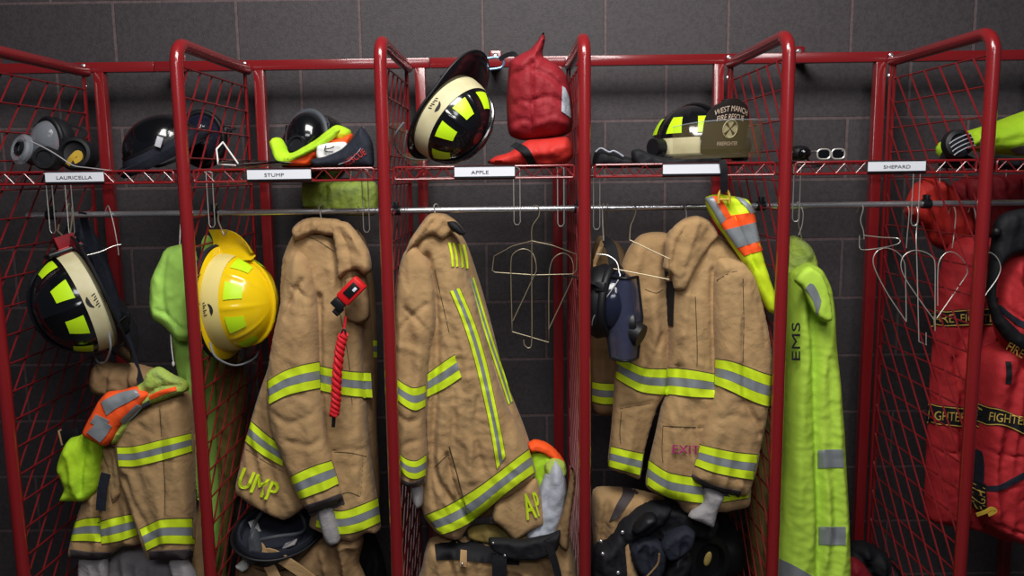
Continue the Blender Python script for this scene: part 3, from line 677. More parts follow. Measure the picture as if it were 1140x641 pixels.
# coat behind the UMP coat
def coat_behind():
    r = thing('turnout_coat', P(405, 260, .34), 'brown turnout coat showing as a strip behind the coat with the flashlight', 'coat', 'tan turnout coats')
    c = Cloth([(385, 262), (398, 256), (408, 270), (414, 300), (418, 330), (420, 400), (419, 480), (408, 500), (390, 480), (380, 400), (380, 300)], .40, T=.05, w=.05, seed=33, wr=.006)
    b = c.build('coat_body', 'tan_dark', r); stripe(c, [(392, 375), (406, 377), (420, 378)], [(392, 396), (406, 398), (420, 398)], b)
    stripe(c, [(392, 462), (406, 464), (419, 464)], [(392, 482), (406, 484), (418, 484)], b)
    MB().tube([Vector(q) for q in smoothline([tuple(P(*q)) for q in [(399, 262, .39), (399, 250, .28), (399, 236, RY+.014)]]+[(P(399, 230, RY).x, RY, RZ+.012), (P(399, 230, RY).x, RY-.012, RZ)])], .0018, 6).build('hang_hook', 'wire', r)
coat_behind()

# ---- bunched coat hanging low in the first bay
def coat_low():
    r = thing('turnout_coat', P(170, 450, .15), 'tan turnout coat bunched low in the leftmost bay under the black helmet', 'coat', 'tan turnout coats')
    lf = Cloth([(112, 505), (104, 530), (94, 556), (86, 580), (80, 604), (80, 616), (100, 618), (122, 618), (140, 606), (160, 602), (160, 560), (156, 520), (140, 500), (124, 496)], .15, T=.06, w=.05, seed=41, wr=.005,
               folds=[([(114, 520), (108, 560), (112, 600)], -.012, .006), ([(140, 520), (132, 545), (128, 575)], -.01, .010)])
    l = lf.build('left_sleeve', 'tan', r)
    stripe(lf, [(84, 580), (96, 576), (112, 575)], [(79, 602), (95, 602), (113, 603)], l)
    stripe(lf, [(109, 581), (128, 575), (150, 571)], [(114, 605), (134, 602), (158, 594)], l)
    cuff(lf, [(79, 611), (100, 614), (124, 614)], [(80, 619), (100, 622), (123, 622)], l)
    knit([(89, 620), (104, 622), (119, 620), (118, 650), (90, 650)], .14, l, 5)
    body = Cloth([(136, 462), (150, 452), (166, 444), (186, 436), (205, 434), (214, 444), (217, 480), (218, 540), (218, 590), (214, 618), (196, 618), (170, 620), (160, 600), (150, 570), (141, 545), (134, 520), (131, 494)], .125, T=.07, w=.06, seed=42, wr=.005, vert=1.6, slopex=.0,
                 folds=[([(178, 452), (182, 520), (184, 580)], -.006, .006), ([(140, 530), (150, 560), (164, 590)], -.014, .010), ([(196, 520), (190, 560), (186, 600)], .006, .012), ([(155, 470), (170, 480)], -.004, .006)])
    b = body.build('coat_body', 'tan', r)
    stripe(body, [(131, 497), (150, 496), (180, 489), (215, 481)], [(133, 519), (152, 519), (182, 512), (216, 502)], b)
    stripe(body, [(156, 588), (168, 582), (182, 577), (216, 576)], [(164, 613), (174, 608), (184, 605), (217, 606)], b)
    seam(body, b, [(178, 455), (180, 485)], [(182, 512), (184, 545), (183, 576)])
    cuff(body, [(166, 613), (190, 612), (215, 611)], [(168, 622), (190, 621), (215, 620)], b)
    knit([(189, 622), (206, 620), (214, 632), (222, 652), (196, 654), (192, 640)], .12, b, 6)
    ins = Cloth([(114, 494), (132, 500), (141, 520), (138, 545), (128, 560), (122, 545), (120, 520)], .11, T=.03, w=.03, seed=43, wr=.006, wr2=.004, back=.01); ins.build('front_flap', 'tan', r)
    straptube([(118, 527, .07), (114, 545, .068), (112, 568, .066)], .026, .004, 'dark_fastening_strip', 'navy', r)
    col = Cloth([(105, 408), (112, 402), (130, 404), (150, 404), (172, 410), (186, 418), (176, 434), (150, 440), (128, 440), (108, 437), (102, 424)], .17, T=.06, w=.045, seed=44, wr=.008, wr2=.003,
                folds=[([(120, 408), (118, 434)], -.01, .006), ([(140, 408), (144, 436)], -.01, .008), ([(160, 412), (158, 434)], .008, .008)])
    col.build('collar', 'tan_dark', r)
    Cloth([(120, 618), (142, 608), (165, 612), (192, 622), (196, 652), (120, 652)], .22, T=.05, w=.04, seed=45, wr=.008).build('grey_lining', 'knit', r)
coat_low()

# ================================================================ HELMETS
def frame_m(loc, U, F):
    U = Vector(U).normalized(); F = Vector(F); F = (F-U*F.dot(U)).normalized(); X = F.cross(U)
    return Matrix(((X.x, F.x, U.x, loc[0]), (X.y, F.y, U.y, loc[1]), (X.z, F.z, U.z, loc[2]), (0, 0, 0, 1)))
def helmet(loc, U, F, shell, bandm, label, group='fire helmets', a=.116, b=.138, H=.155, rear=.085, front=.035, shield=True, shield_m='leather', side=.022, bandtop=.045, refl='limeref', comb=True, script=1, sc=1.0, sw=.052, gap=0, sc_c=.9):
    r = thing('fire_helmet', (0, 0, 0), label, 'helmet', group); r.matrix_world = frame_m(loc, U, F) @ Matrix.Scale(sc, 4)
    def surf(az, z, off=0):
        t = min(z/H, 1); rr = (1-t**2.3)**.5
        k = 1.0
        if comb:
            q = (az/(math.pi/4)); d = abs(q-round(q))*(math.pi/4)*rr*a
            k += .035*math.exp(-(d/.005)**2)*min(1, max(0, (z-bandtop)/.01))
        e = (rr*k+off/a)
        zz = z+off*t*1.0
        return (a*e*math.sin(az), b*e*math.cos(az), zz)
    zs = [0, .01, .02, .03, bandtop-.001, bandtop+.001, bandtop+.006]+[H*(1-(1-k/14)**2) for k in range(1, 15) if H*(1-(1-k/14)**2) > bandtop+.01]
    zs[-1] = H*.9995; N = 128
    m = MB(); m.sheet([[surf(2*math.pi*j/N, z) for j in range(N+1)] for z in zs])
    m.add([surf(2*math.pi*j/N, zs[-1]) for j in range(N)], [tuple(range(N))])
    sh_ = m.build('shell', shell, r, ang=50, local=True)
    # brim
    def wd(az): c = math.cos(az); return side+(rear-side)*max(0, -c)**2.2+(front-side)*max(0, c)**3
    m = MB(); g = []
    for q in [0, .15, .4, .7, .93, 1.0]:
        g.append([((a+wd(2*math.pi*j/N)*q)*math.sin(2*math.pi*j/N), (b+wd(2*math.pi*j/N)*q)*math.cos(2*math.pi*j/N), .004-.35*wd(2*math.pi*j/N)*q*q) for j in range(N+1)])
    m.sheet(g); gl = [[(p[0], p[1], p[2]-.005) for p in q] for q in g]; m.sheet(gl[::-1]); m.sheet([g[-1], gl[-1]]); m.sheet([g[0], gl[0]])
    m.build('brim', shell, r, ang=50, local=True)
    rim = MB(); rim.tube([((a+wd(2*math.pi*j/N))*math.sin(2*math.pi*j/N), (b+wd(2*math.pi*j/N))*math.cos(2*math.pi*j/N), .0015-.35*wd(2*math.pi*j/N)) for j in range(N)], .0035, 8, closed=True)
    rim.build('brim_edge', 'rubber', r, local=True)
    # liner
    m = MB(); m.lathe([(.0, .07), (.06, .06), (.09, .02), (.098, -.012), (.104, -.014), (.108, -.004), (.108, .01)], 40); m.v = [(x, y*b/a, z) for x, y, z in m.v]
    m.build('liner', 'navy', r, local=True)
    m = MB(); m.sheet([[surf(gap+(2*math.pi-2*gap)*j/N, z, .0022) for j in range(N+1)] for z in (.004, .012, .022, .034, bandtop)]); 
    bd = m.build('band', bandm, r, ang=50, local=True)
    if script:
        for azc in (math.pi/2, -math.pi/2):
            m = MB()
            def on(u, v): return surf(azc+u/a, v, .0036)
            cr = smoothline([(-.014, .034), (-.004, .040), (.008, .036), (.013, .026), (.004, .030), (-.006, .031)], closed=True, n=4)
            m.add([on(p[0], p[1]) for p in cr], [tuple(range(len(cr)))])
            for k in range(6):
                u = -.016+k*.0055; L = .006 if k % 2 else .010
                m.sheet([[on(u, .012), on(u+.0022, .012)], [on(u+.003, .012+L), on(u+.0052, .012+L)]])
            m.build('script_mark', 'ink', bd, local=True, smooth=False)
    # reflectors between the ridges
    if refl:
        for k in range(8):
            azc = (k+.5)*math.pi/4; g = []
            for t in np.linspace(0, 1, 7):
                z = bandtop+.012+t*.042; hw = (.21-.05*t)
                g.append([surf(azc+hw*s2, z, .0022) for s2 in np.linspace(-1, 1, 7)])
            MB().sheet(g).build('reflector', refl, r, local=True)
    if comb:
        m = MB(); p = []
        for k in range(13):
            an = -1.25+2.5*k/12; p.append((0, b*math.sin(an)*.93*1.0, H*math.cos(an)**.62+.002))
        m.tube(p, .006, 8); m.build('comb', shell, r, local=True)
    if shield:
        g = []
        for t in np.linspace(0, 1, 9):
            hw = sw if t < .55 else sw*math.sqrt(max(0.02, 1-((t-.55)/.46)**2))
            g.append([(x, b+.016-sc_c*x*x/.1+.028*t, .012+t*.125) for x in np.linspace(-hw, hw, 9)])
        m = MB(); m.sheet(g); m.sheet([[(p[0], p[1]-.004, p[2]) for p in q] for q in g[::-1]])
        m.sheet([[q[0] for q in g], [(q[0][0], q[0][1]-.004, q[0][2]) for q in g]]); m.sheet([[q[-1] for q in g], [(q[-1][0], q[-1][1]-.004, q[-1][2]) for q in g]]); m.sheet([g[-1], [(p[0], p[1]-.004, p[2]) for p in g[-1]]]); m.sheet([g[0], [(p[0], p[1]-.004, p[2]) for p in g[0]]])
        r['_s'] = 1; sd = m.build('front_shield', shield_m, r, local=True); del r['_s']
        MB().box(-.012, .012, b+.006, b+.02, .118, .138, bev=.004).build('shield_holder', shell, r, local=True)
        r_sd = sd
    else: r_sd = None
    return r, r_sd, surf
def patch_text(par, s, cx, zc, h, b, m, arc=0, sx=.8):
    v, f = text2d(s); W = v[:, 0].max(); pts = []
    for p in v:
        x = (p[0]-W/2)*h*sx; t = (zc+p[1]*h-.012)/.125
        z = zc+p[1]*h-arc*x*x/.05
        pts.append((-x+cx, b+.0175-.3*x*x/.1+.028*t, z))
    MB().add(pts, f).build('lettering', m, par, smooth=False, fix=False, local=True)
def earflap(r, pts, m='olive'):
    MB().ribbon(smoothline(pts, n=4), .07, .006, (1, 0, 0)).build('neck_curtain', m, r, local=True)

# black helmet hanging in the first bay: dome to the left and to the camera, shield up
c1 = P(103, 332, .125)
h1, s1, f1 = helmet(c1, (-.72, -.62, -.28), (-.25, -.05, .95), 'gloss', 'cream', 'black fire helmet with cream band hanging from the rod in the leftmost bay', a=.118, b=.140, H=.150, rear=.06, shield=False)
# front plate with red lettered badges
m = MB(); m.box(-.04, .04, .138, .150, -.03, .062, bev=.004); fp = m.build('front_plate', 'plastic', h1, local=True)
for z0, z1, nm in ((-.026, .0, 'redink'), (.006, .034, 'redink')):
    m = MB(); m.box(-.042, .036, .136, .153, z0, z1, bev=.001); m.build('red_badge', nm, fp, local=True)
m = MB(); m.box(-.018, .02, .152, .185, -.02, .03, bev=.003); m.build('leather_tab', 'bagred', h1, local=True)
m = MB(); m.tube([(.0, .175, .0), (.0, .20, .01), (0, .215, .0)], .002, 6); m.build('hook_wire', 'brass', h1, local=True)
# yellow helmet
c2 = P(251, 336, .16)
h2, s2, f2 = helmet(c2, (.965, -.26, .03), (-.05, .0, 1), 'yellow', 'creamy', 'yellow fire helmet hanging beside the second red divider', shield=False, a=.116, b=.134, H=.150, rear=.028, front=.022, side=.012, bandtop=.054)
m = MB(); g = []
for t in np.linspace(0, 1, 10):
    zz = -.02+.125*t; hgt = .085*math.sqrt(max(0, 1-((t-.3)/.72)**2)) if t > .3 else .085
    g.append([(-.02+.02*math.sin(u*3)+.0*t, .118+hgt*u, zz) for u in np.linspace(0, 1, 8)])
m.sheet(g); m.sheet([[(p[0]+.005, p[1], p[2]) for p in q] for q in g[::-1]]); rimg = [q[-1] for q in g]; m.sheet([rimg, [(p[0]+.005, p[1], p[2]) for p in rimg]]); m.sheet([g[0], [(p[0]+.005, p[1], p[2]) for p in g[0]]])
m.build('front_shield', 'yellow', h2, local=True)
m = MB(); m.tube([((.116+.014)*math.sin(t), (.134+.02)*math.cos(t), -.012) for t in np.linspace(0, 2*math.pi, 65)[:-1]], .008, 8, closed=True); m.build('rim_padding', 'navy', h2, local=True)
# tilted black helmet on the third shelf
c3 = P(497, 129, .19)
h3, s3, f3 = helmet(c3, (.70, -.45, -.55), (-.60, -.06, -.80), 'gloss', 'cream', 'black fire helmet tilted on the shelf beside the red bag', a=.112, b=.125, H=.140, rear=.075, front=.02, side=.012, shield=False, sc=.97, bandtop=.052)
# helmet with shield on the fourth shelf
c4 = P(772, 176, .20)
h4, s4, f4 = helmet((c4.x, c4.y, SZ+.022), (-.02, .0, 1), (.40, -.92, 0), 'gloss', 'cream', 'black fire helmet with leather shield and clear visor on a shelf', a=.112, b=.130, H=.135, rear=.06, front=.03, sw=.07, gap=.55, sc_c=.3)
patch_text(s4, 'WEST MANCH', 0, .106, .014, .130, 'letterred', .22, .80)
patch_text(s4, 'FIRE RESCUE', 0, .086, .0135, .130, 'letterred', .16, .80)
patch_text(s4, 'FIREFIGHTER', 0, .020, .010, .130, 'letterred', 0, .80)
m = MB()
for k in range(4):   # cross with four flared arms
    an = k*math.pi/2; pts = []
    for rr, w_ in ((.003, -.35), (.020, -.55), (.022, 0), (.020, .55), (.003, .35)):
        x = rr*math.sin(an+w_); z = rr*math.cos(an+w_); pts.append((x, .1485-.3*x*x/.1+.028*(z+.06-.012)/.125, .062+z))
    m.add(pts, [tuple(range(5))])
m.build('cross_emblem', 'cream', s4, local=True, smooth=False)
m = MB(); m.tube([(.0225*math.sin(t), .149-.3*(.0225*math.sin(t))**2/.1+.028*(.05+.0225*math.cos(t))/.125, .062+.0225*math.cos(t)) for t in np.linspace(0, 2*math.pi, 33)[:-1]], .0012, 6, closed=True); m.build('emblem_ring', 'cream', s4, local=True)
def visor(h, R, z0, z1, m='clear', span=1.15, fwd=0, tilt=0, name='face_shield', azc=0):
    g = []
    for t in np.linspace(0, 1, 8):
        g.append([((R+.012)*math.sin(azc+an), fwd+(R+.045)*math.cos(azc+an)+tilt*t, z0+(z1-z0)*t*(1-.12*(abs(an)/span)**3)) for an in np.linspace(-span, span, 33)])
    mb = MB(); mb.sheet(g); gi = [[(p[0]*.982, fwd+(p[1]-fwd)*.985, p[2]) for p in q] for q in g]; mb.sheet(gi[::-1]); mb.sheet([g[0], gi[0]]); mb.sheet([g[-1], gi[-1]])
    v_ = mb.build(name, m, h, local=True)
    e = MB(); e.tube(g[-1], .0015, 6); e.build('visor_edge', 'clearring', v_, local=True)
    return v_
visor(h4, .135, -.012, .082, span=1.2, fwd=.035)
for sx_ in (-1, 1):
    m = MB(); m.cyl((sx_*.125, .03, .022), (sx_*.155, .035, .022), .024, 20); m.box(min(sx_*.125, sx_*.15), max(sx_*.125, sx_*.15), -.0, .05, -.02, .03, bev=.006); m.build('visor_bracket', 'plastic', h4, local=True)
# raised visors with thin metal rims on the hanging helmets
for h_, sg in ((h1, 1), (h2, 1), (h3, -1)):
    m = MB(); zc = -.002
    m.tube(smoothline([(-.115*sg, -.09, .02), (-.11*sg, -.13, .03), (-.06*sg, -.165, .045), (0, -.172, .05), (.06*sg, -.165, .045), (.11*sg, -.13, .03), (.115*sg, -.09, .02)], n=6) if h_ is not h3 else smoothline([(-.115, .09, -.02), (-.09, .14, -.03), (0, .165, -.035), (.09, .14, -.03), (.115, .09, -.02)], n=6), .0028, 6)
    m.build('visor_rim', 'silver', h_, local=True)
def curtain(h, m_, y0=-.1, drop=.11, name='neck_curtain', span=.9, out=.0):
    g = []
    for t in np.linspace(0, 1, 6):
        g.append([((.10+out*t)*math.sin(math.pi+an), -.0+(.125+out*t)*math.cos(math.pi+an)+.006*math.sin(9*an+3*t), .005-drop*t) for an in np.linspace(-span, span, 25)])
    mb = MB(); mb.sheet(g); gi = [[(p[0]*.97, p[1]*.97, p[2]) for p in q] for q in g]; mb.sheet(gi[::-1]); mb.sheet([g[0], gi[0]]); mb.sheet([g[-1], gi[-1]]); mb.sheet([[q[0] for q in g], [q[0] for q in gi]]); mb.sheet([[q[-1] for q in g], [q[-1] for q in gi]])
    return mb.build(name, m_, h, local=True)
curtain(h1, 'black', drop=.05); curtain(h3, 'black', drop=.05)
# amber goggles behind the tilted helmet
visor(h3, .105, -.06, .0, span=1.0, fwd=.02)
def towel(px, Y, par, m_, seed): return Cloth(px, Y, T=.03, w=.02, wr=.006, wr2=.004, back=.02, seed=seed, step=.005)
# hooks holding the hanging helmets
def hookline(pts, label):
    r = thing('s_hook', P(*pts[0]), label, 'hook', 'hooks carrying the hanging helmets')
    MB().tube([Vector(q) for q in smoothline([tuple(P(*q)) for q in pts], n=6)], .0022, 6).build('bent_wire', 'brass', r)
hookline([(74, 233, RY-.015), (77, 227, RY), (80, 233, RY+.015), (80, 245, .16), (78, 262, .12), (80, 270, .115), (84, 264, .11)], 'brass coloured hook between the rod and the black hanging helmet')
hookline([(238, 234, RY-.015), (241, 227, RY), (243, 233, RY+.015), (243, 245, .16), (247, 256, .12), (250, 262, .115), (253, 256, .11)], 'brass coloured hook between the rod and the yellow helmet')
# grey strap lying along the black helmet brim, and its earflaps
st = thing('equipment_strap', P(120, 300, .2), 'long black webbing strap hanging behind the black helmet of the leftmost bay', 'strap')
straptube([(92, 236, .19), (98, 262, .23), (112, 300, .25), (126, 340, .25), (142, 380, .24), (152, 410, .15), (158, 430, .08), (163, 452, .045)], .022, .003, 'webbing', 'navy', st)
straptube([(132, 335, .26), (142, 352, .25), (150, 372, .24), (146, 395, .235), (136, 380, .24)], .02, .003, 'loose_loop', 'black', st)
m = MB(); p = P(141, 352, .24); m.box(p.x-.012, p.x+.012, p.y-.01, p.y-.004, p.z-.015, p.z+.015, bev=.002); m.build('buckle', 'plastic', st)
bg = thing('hood', P(85, 250, .27), 'dark cloth hood hanging behind the black helmet hook', 'hood')
Cloth([(70, 262), (76, 250), (86, 244), (98, 250), (110, 270), (122, 300), (134, 340), (140, 380), (130, 395), (110, 380), (90, 330), (72, 290)], .32, T=.03, w=.04, wr=.006, wr2=.004, seed=57).build('cloth', 'navy', bg)

# ================================================================ MASKS AND GEAR ON THE SHELVES
def mask(loc, U, F, label, s=1.0, lens='lens', rim='rubber', group='breathing masks', port=True, name='face_mask'):
    r = thing(name, (0, 0, 0), label, 'mask', group); r.matrix_world = frame_m(loc, U, F) @ Matrix.Scale(s, 4)
    # F = outward from the face, U = up
    g = []
    for i in range(9):
        t = i/8*math.pi/2*.98; rr = math.cos(t); g.append([(.062*rr*math.sin(q), .01+.055*math.sin(t), (.078*rr*math.cos(q))*(1 if math.cos(q) > 0 else .9)) for q in np.linspace(0, 2*math.pi, 41)])
    m = MB(); m.sheet(g); m.add(g[-1][:-1], [tuple(range(40))]); m.build('lens', lens, r, local=True)
    m = MB(); m.tube([(.066*math.sin(q), .006, .083*math.cos(q)*(1 if math.cos(q) > 0 else .9)) for q in np.linspace(0, 2*math.pi, 41)[:-1]], .010, 10, closed=True)
    m.lathe([(.068, .0), (.074, -.02), (.066, -.045), (.05, -.05), (.05, -.044), (.06, -.036), (.064, -.016), (.06, .0)], 36, mtx=Matrix.Rotation(R_(-90), 4, 'X') @ Matrix.Scale(1.2, 4, (0, 1, 0)), closed=True)
    m.build('rubber_skirt', rim, r, local=True)
    if port:
        m = MB(); T = Matrix.Translation((0, .05, -.045)) @ Matrix.Rotation(R_(-75), 4, 'X')
        m.lathe([(0, -.01), (.03, -.01), (.032, .0), (.032, .02), (.028, .026), (.022, .026), (.020, .018), (0, .018)], 28, mtx=T); m.build('regulator_port', 'plastic', r, local=True)
    for sx_ in (-1, 1):
        m = MB(); m.ribbon(smoothline([(sx_*.068, 0, .03), (sx_*.085, -.04, .045), (sx_*.05, -.09, .05), (0, -.105, .05)], n=5), .018, .003, (0, 0, 1)); m.build('head_strap', 'black', r, local=True)
        m = MB(); m.box(sx_*.068-.008, sx_*.068+.008, -.012, .012, .02, .042, bev=.003); m.build('buckle', 'plastic', r, local=True)
    return r
# mask on the first shelf
p = P(58, 173, .20)
mk = mask((p.x, p.y, SZ+.078), (.25, -.2, .85), (-.35, -.9, .15), 'clear breathing mask with big ring on the leftmost shelf', s=.8, lens='clearring', rim='rubber')
rg = thing('mask_ring', P(28, 166, .08), 'clear plastic mask port with dark round opening at the leftmost shelf end', 'mask port')
q = P(28, 167, .09); T = frame_m((q.x, q.y, q.z), (-.45, -.85, .28), (0, 0, 1))
m = MB(); m.lathe([(.022, .0), (.034, .0), (.040, .004), (.040, .012), (.033, .018), (.024, .018), (.020, .012)], 32, mtx=T, closed=True); m.build('clear_ring', 'clearring', rg)
m = MB(); m.lathe([(0, -.06), (.03, -.06), (.032, .0), (.020, .004), (.014, .010), (.010, .004), (0, -.01)], 28, mtx=T); m.build('inner_tube', 'greyrub', rg)
m = MB(); m.lathe([(.013, .012), (.018, .014), (.018, .020), (.013, .022)], 28, mtx=T, closed=True); m.build('inner_ring', 'plastic', rg)
q = P(50, 179, .06); T = frame_m((q.x, q.y, SZ+.034), (.15, -.98, .1), (0, 0, 1))
cn = thing('filter_canister', q, 'round black canister between the clear ring and yellow latch on the leftmost shelf', 'canister')
m = MB(); m.lathe([(0, -.05), (.028, -.05), (.031, -.045), (.031, .0), (.027, .006), (.020, .006), (.018, .002), (0, .002)], 30, mtx=T); m.build('canister_body', 'plastic', cn)
rr_ = thing('air_regulator', P(86, 168, .16), 'round black rubber regulator with yellow latch on the leftmost shelf', 'regulator')
q = P(84, 166, .17); T = frame_m((q.x, q.y, SZ+.047), (.1, -.97, .15), (0, 0, 1))
m = MB(); m.lathe([(0, -.06), (.035, -.06), (.046, -.04), (.047, .0), (.042, .012), (.034, .014), (.030, .004), (.012, .0), (0, .0)], 36, mtx=T); m.build('rubber_cover', 'rubber', rr_)
straptube([(76, 183, .08), (80, 176, .075), (87, 170, .075), (89, 176, .075), (83, 180, .075)], .013, .006, 'latch', 'dryyellow', rr_)
tb = thing('thin_hose', P(90, 187, .05), 'thin pale line trailing over the clear mask to the name card', 'line')
MB().tube([Vector(q) for q in smoothline([tuple(P(*q)) for q in [(34, 157, .03), (56, 168, .02), (76, 181, .02), (84, 185, .02), (100, 187, .015), (125, 190, .012)]])], .0016, 6).build('line', 'knit', tb)

# black headgear behind the second divider on the first shelf
g1, _, _ = helmet((P(186, 170, .22).x, .2, SZ+.05), (-.35, -.25, .8), (-.9, -.3, -.2), 'gloss', 'plastic', 'black helmet with small white tag on the shelf left of the second divider', shield=False, refl=None, script=0, comb=False, a=.085, b=.105, H=.10, rear=.03, front=.02, side=.01, bandtop=.03)
q = P(177, 158, .1)
m = MB(); T = Matrix.Translation(P(177, 158, .102)) @ Matrix.Rotation(R_(20), 4, 'Y'); m.box(-.0085, .0085, -.002, .002, -.014, .014, bev=.0015); m.v = [tuple(T @ Vector(v)) for v in m.v]
lb = m; inv = g1.matrix_world.inverted(); lb.v = [tuple(inv @ Vector(v)) for v in lb.v]; lb.build('white_tag', 'card', g1, local=True)
def worldpart(mb, root): inv = root.matrix_world.inverted(); mb.v = [tuple(inv @ Vector(v)) for v in mb.v]; return mb
m = MB(); m.tube([Vector(q) for q in smoothline([tuple(P(*q)) for q in [(153, 152, .2), (155, 165, .16), (162, 180, .12), (176, 185, .12), (196, 178, .12)]])], .004, 8); worldpart(m, g1).build('chin_strap', 'black', g1, local=True)
g2 = mask((P(225, 160, .36).x, .36, SZ+.088), (.1, 0, 1), (.1, -1, .1), 'black breathing mask seen through the wire mesh of the second divider', s=.95)
wb = thing('wire_bookend', P(248, 180, .1), 'bent white wire frame lying left of the name card on the second shelf', 'wire frame')
MB().tube([Vector(P(*q)) for q in [(262, 184, .03), (243, 183, .06), (241, 166, .10), (248, 158, .12), (265, 182, .04)]], .0022, 6).build('bent_wire', 'white', wb)
pp = thing('papers', P(290, 184, .1), 'loose white papers on the shelf above the second name card', 'papers')
for k, (dx, rot) in enumerate(((0, 5), (.02, -8), (-.015, 14))):
    m = MB(); g = []
    T = Matrix.Translation((P(287, 186, .1).x+dx, .11, SZ+.006+k*.006)) @ Matrix.Rotation(R_(rot), 4, 'Z')
    for v_ in np.linspace(-.05, .09, 8): g.append([tuple(T @ Vector((u, v_, .004*math.sin(20*u+k)+.012*max(0, (u+.0))**1*(k == 2)))) for u in np.linspace(-.085, .085, 14)])
    thick_ = [[(a_[0], a_[1], a_[2]+.0006) for a_ in q] for q in g]; m.sheet(g); m.sheet(thick_[::-1]); m.build('sheet', 'white', pp)
# second shelf mask, vest, flap
mask((P(343, 152, .27).x, .27, SZ+.085), (.05, .25, .95), (-.25, -.93, .05), 'black round-lensed breathing mask behind the crumpled orange vest', s=.92, lens='gloss', rim='greyrub')
m = thing('helmet', P(350, 140, .34), 'plain black domed helmet at the back of the second shelf', 'helmet')
MB().ellip((P(351, 150, .45).x, .46, SZ+.055), .108, .085, .112, 32).build('dome', 'gloss', m)
MB().tube([(P(351, 150, .45).x+.1*math.cos(t), .46+.08*math.sin(t), SZ+.012) for t in np.linspace(0, 2*math.pi, 33)[:-1]], .008, 8, closed=True).build('rim', 'rubber', m)
v = thing('safety_vest', P(350, 170, .12), 'crumpled lime and orange vest on the second shelf beside the black flap', 'vest')
Cloth([(301, 158), (306, 153), (313, 154), (318, 162), (322, 170), (330, 168), (352, 155), (372, 140), (380, 140), (390, 145), (391, 152), (384, 160), (372, 168), (352, 174), (346, 181), (330, 183), (318, 184), (308, 178), (304, 168)], .15, T=.045, w=.02, wr=.005, wr2=.004, seed=61, step=.004,
      folds=[([(320, 176), (345, 166), (372, 150)], .012, .008), ([(312, 156), (316, 172)], -.01, .005)]).build('lime_cloth', 'lime', v)
Cloth([(320, 184), (330, 175), (350, 165), (362, 160), (366, 152), (380, 154), (392, 148), (392, 156), (386, 165), (370, 172), (352, 176), (344, 184)], .11, T=.03, w=.012, wr=.003, wr2=.003, seed=62, step=.004).build('orange_cloth', 'orange', v)
Cloth([(320, 176), (345, 163), (366, 148), (374, 142), (379, 145), (372, 154), (352, 167), (328, 178)], .08, T=.012, w=.01, wr=.002, wr2=.002, seed=64, step=.004, back=.01).build('lime_edge', 'lime', v)
cw = Cloth([(352, 172), (354, 162), (366, 159), (384, 158), (388, 166), (378, 176), (356, 180)], .075, T=.018, w=.012, wr=.002, wr2=.002, seed=63, step=.004, back=.015); w_ = cw.build('white_lining', 'white', v)
MB().tube([Vector(q) for q in smoothline([tuple(P(*q)) for q in [(361, 166, .05), (368, 165, .05), (372, 163, .05)]])], .0014, 6).build('black_mark', 'ink', w_)
MB().tube([Vector(q) for q in smoothline([tuple(P(*q)) for q in [(363, 162, .05), (362, 168, .05), (371, 169, .05)]])], .0014, 6).build('black_mark', 'ink', w_)
f = thing('helmet_flap', P(395, 170, .06), 'curved black flap with red lettering standing at the right of the second shelf', 'flap')
cf = Cloth([(346, 178), (362, 174), (380, 166), (392, 154), (402, 141), (409, 148), (415, 160), (416, 185), (400, 187), (372, 187), (352, 187)], .05, T=.03, w=.03, wr=.001, wr2=.0005, seed=65, step=.004, back=.012); b_ = cf.build('curved_panel', 'navy', f)
lettering(cf, 'RESCUE', 386, 186, 7, 24, -16, b_, 'bagred2', name='red_lettering', squeeze=.8, off=.003)
m = MB(); p_ = smoothline([(377, 183), (388, 179), (396, 172), (402, 165)]); X, Y_, Z = cf.hit([a_[0] for a_ in p_], [a_[1] for a_ in p_], .002); m.tube(list(zip(X, Y_, Z)), .0008, 5); m.build('pale_line', 'grey', b_)
# third shelf: carabiner, red bag
kb = thing('carabiner', P(552, 70, .30), 'silver blue carabiner clip hanging by the red bag tip above the helmet', 'carabiner')
ob = [(537, 72, .3), (541, 66, .3), (550, 64, .3), (558, 65, .3), (561, 70, .3), (558, 75, .3), (548, 77, .3), (539, 77, .3)]
MB().tube([Vector(q) for q in smoothline([tuple(P(*q)) for q in ob], closed=True)], .0035, 8, closed=True).build('clip_body', 'skyblue', kb)
straptube([(556, 66, .3), (563, 62, .29), (572, 60, .27), (577, 66, .25)], .012, .006, 'loop', 'black', kb)
straptube([(530, 73, .3), (536, 72, .3), (541, 74, .3)], .012, .006, 'webbing', 'black', kb)
bag = thing('equipment_bag', P(600, 180, .15), 'red nylon drawstring bag with a grey patch standing on the third shelf', 'bag')
c = Cloth([(566, 78), (568, 68), (580, 60), (590, 55), (598, 46), (605, 36), (607, 44), (604, 58), (606, 64), (620, 72), (630, 84), (636, 105), (638, 130), (636, 146), (622, 153), (600, 156), (580, 156), (568, 151), (565, 140), (564, 110)], .17, T=.085, w=.085, wr=.001, wr2=.0035, seed=71, back=.06,
          folds=[([(592, 66), (593, 100), (592, 150)], -.010, .004), ([(568, 84), (582, 78), (592, 72)], -.012, .007), ([(594, 78), (610, 84), (624, 96)], -.010, .007), ([(594, 70), (603, 58), (605, 44)], -.010, .005), ([(566, 120), (580, 112), (592, 116)], -.006, .006), ([(594, 112), (612, 108), (634, 118)], -.008, .006), ([(566, 140), (580, 132), (592, 136)], -.008, .006), ([(596, 140), (616, 134), (632, 138)], .006, .01)])
b_ = c.build('upper_bag', 'bagred', bag)
band(c, [(626, 96), (630, 99), (634, 110)], [(625, 124), (631, 128), (636, 132)], b_, 'grey_patch', 'grey', .003, .002)
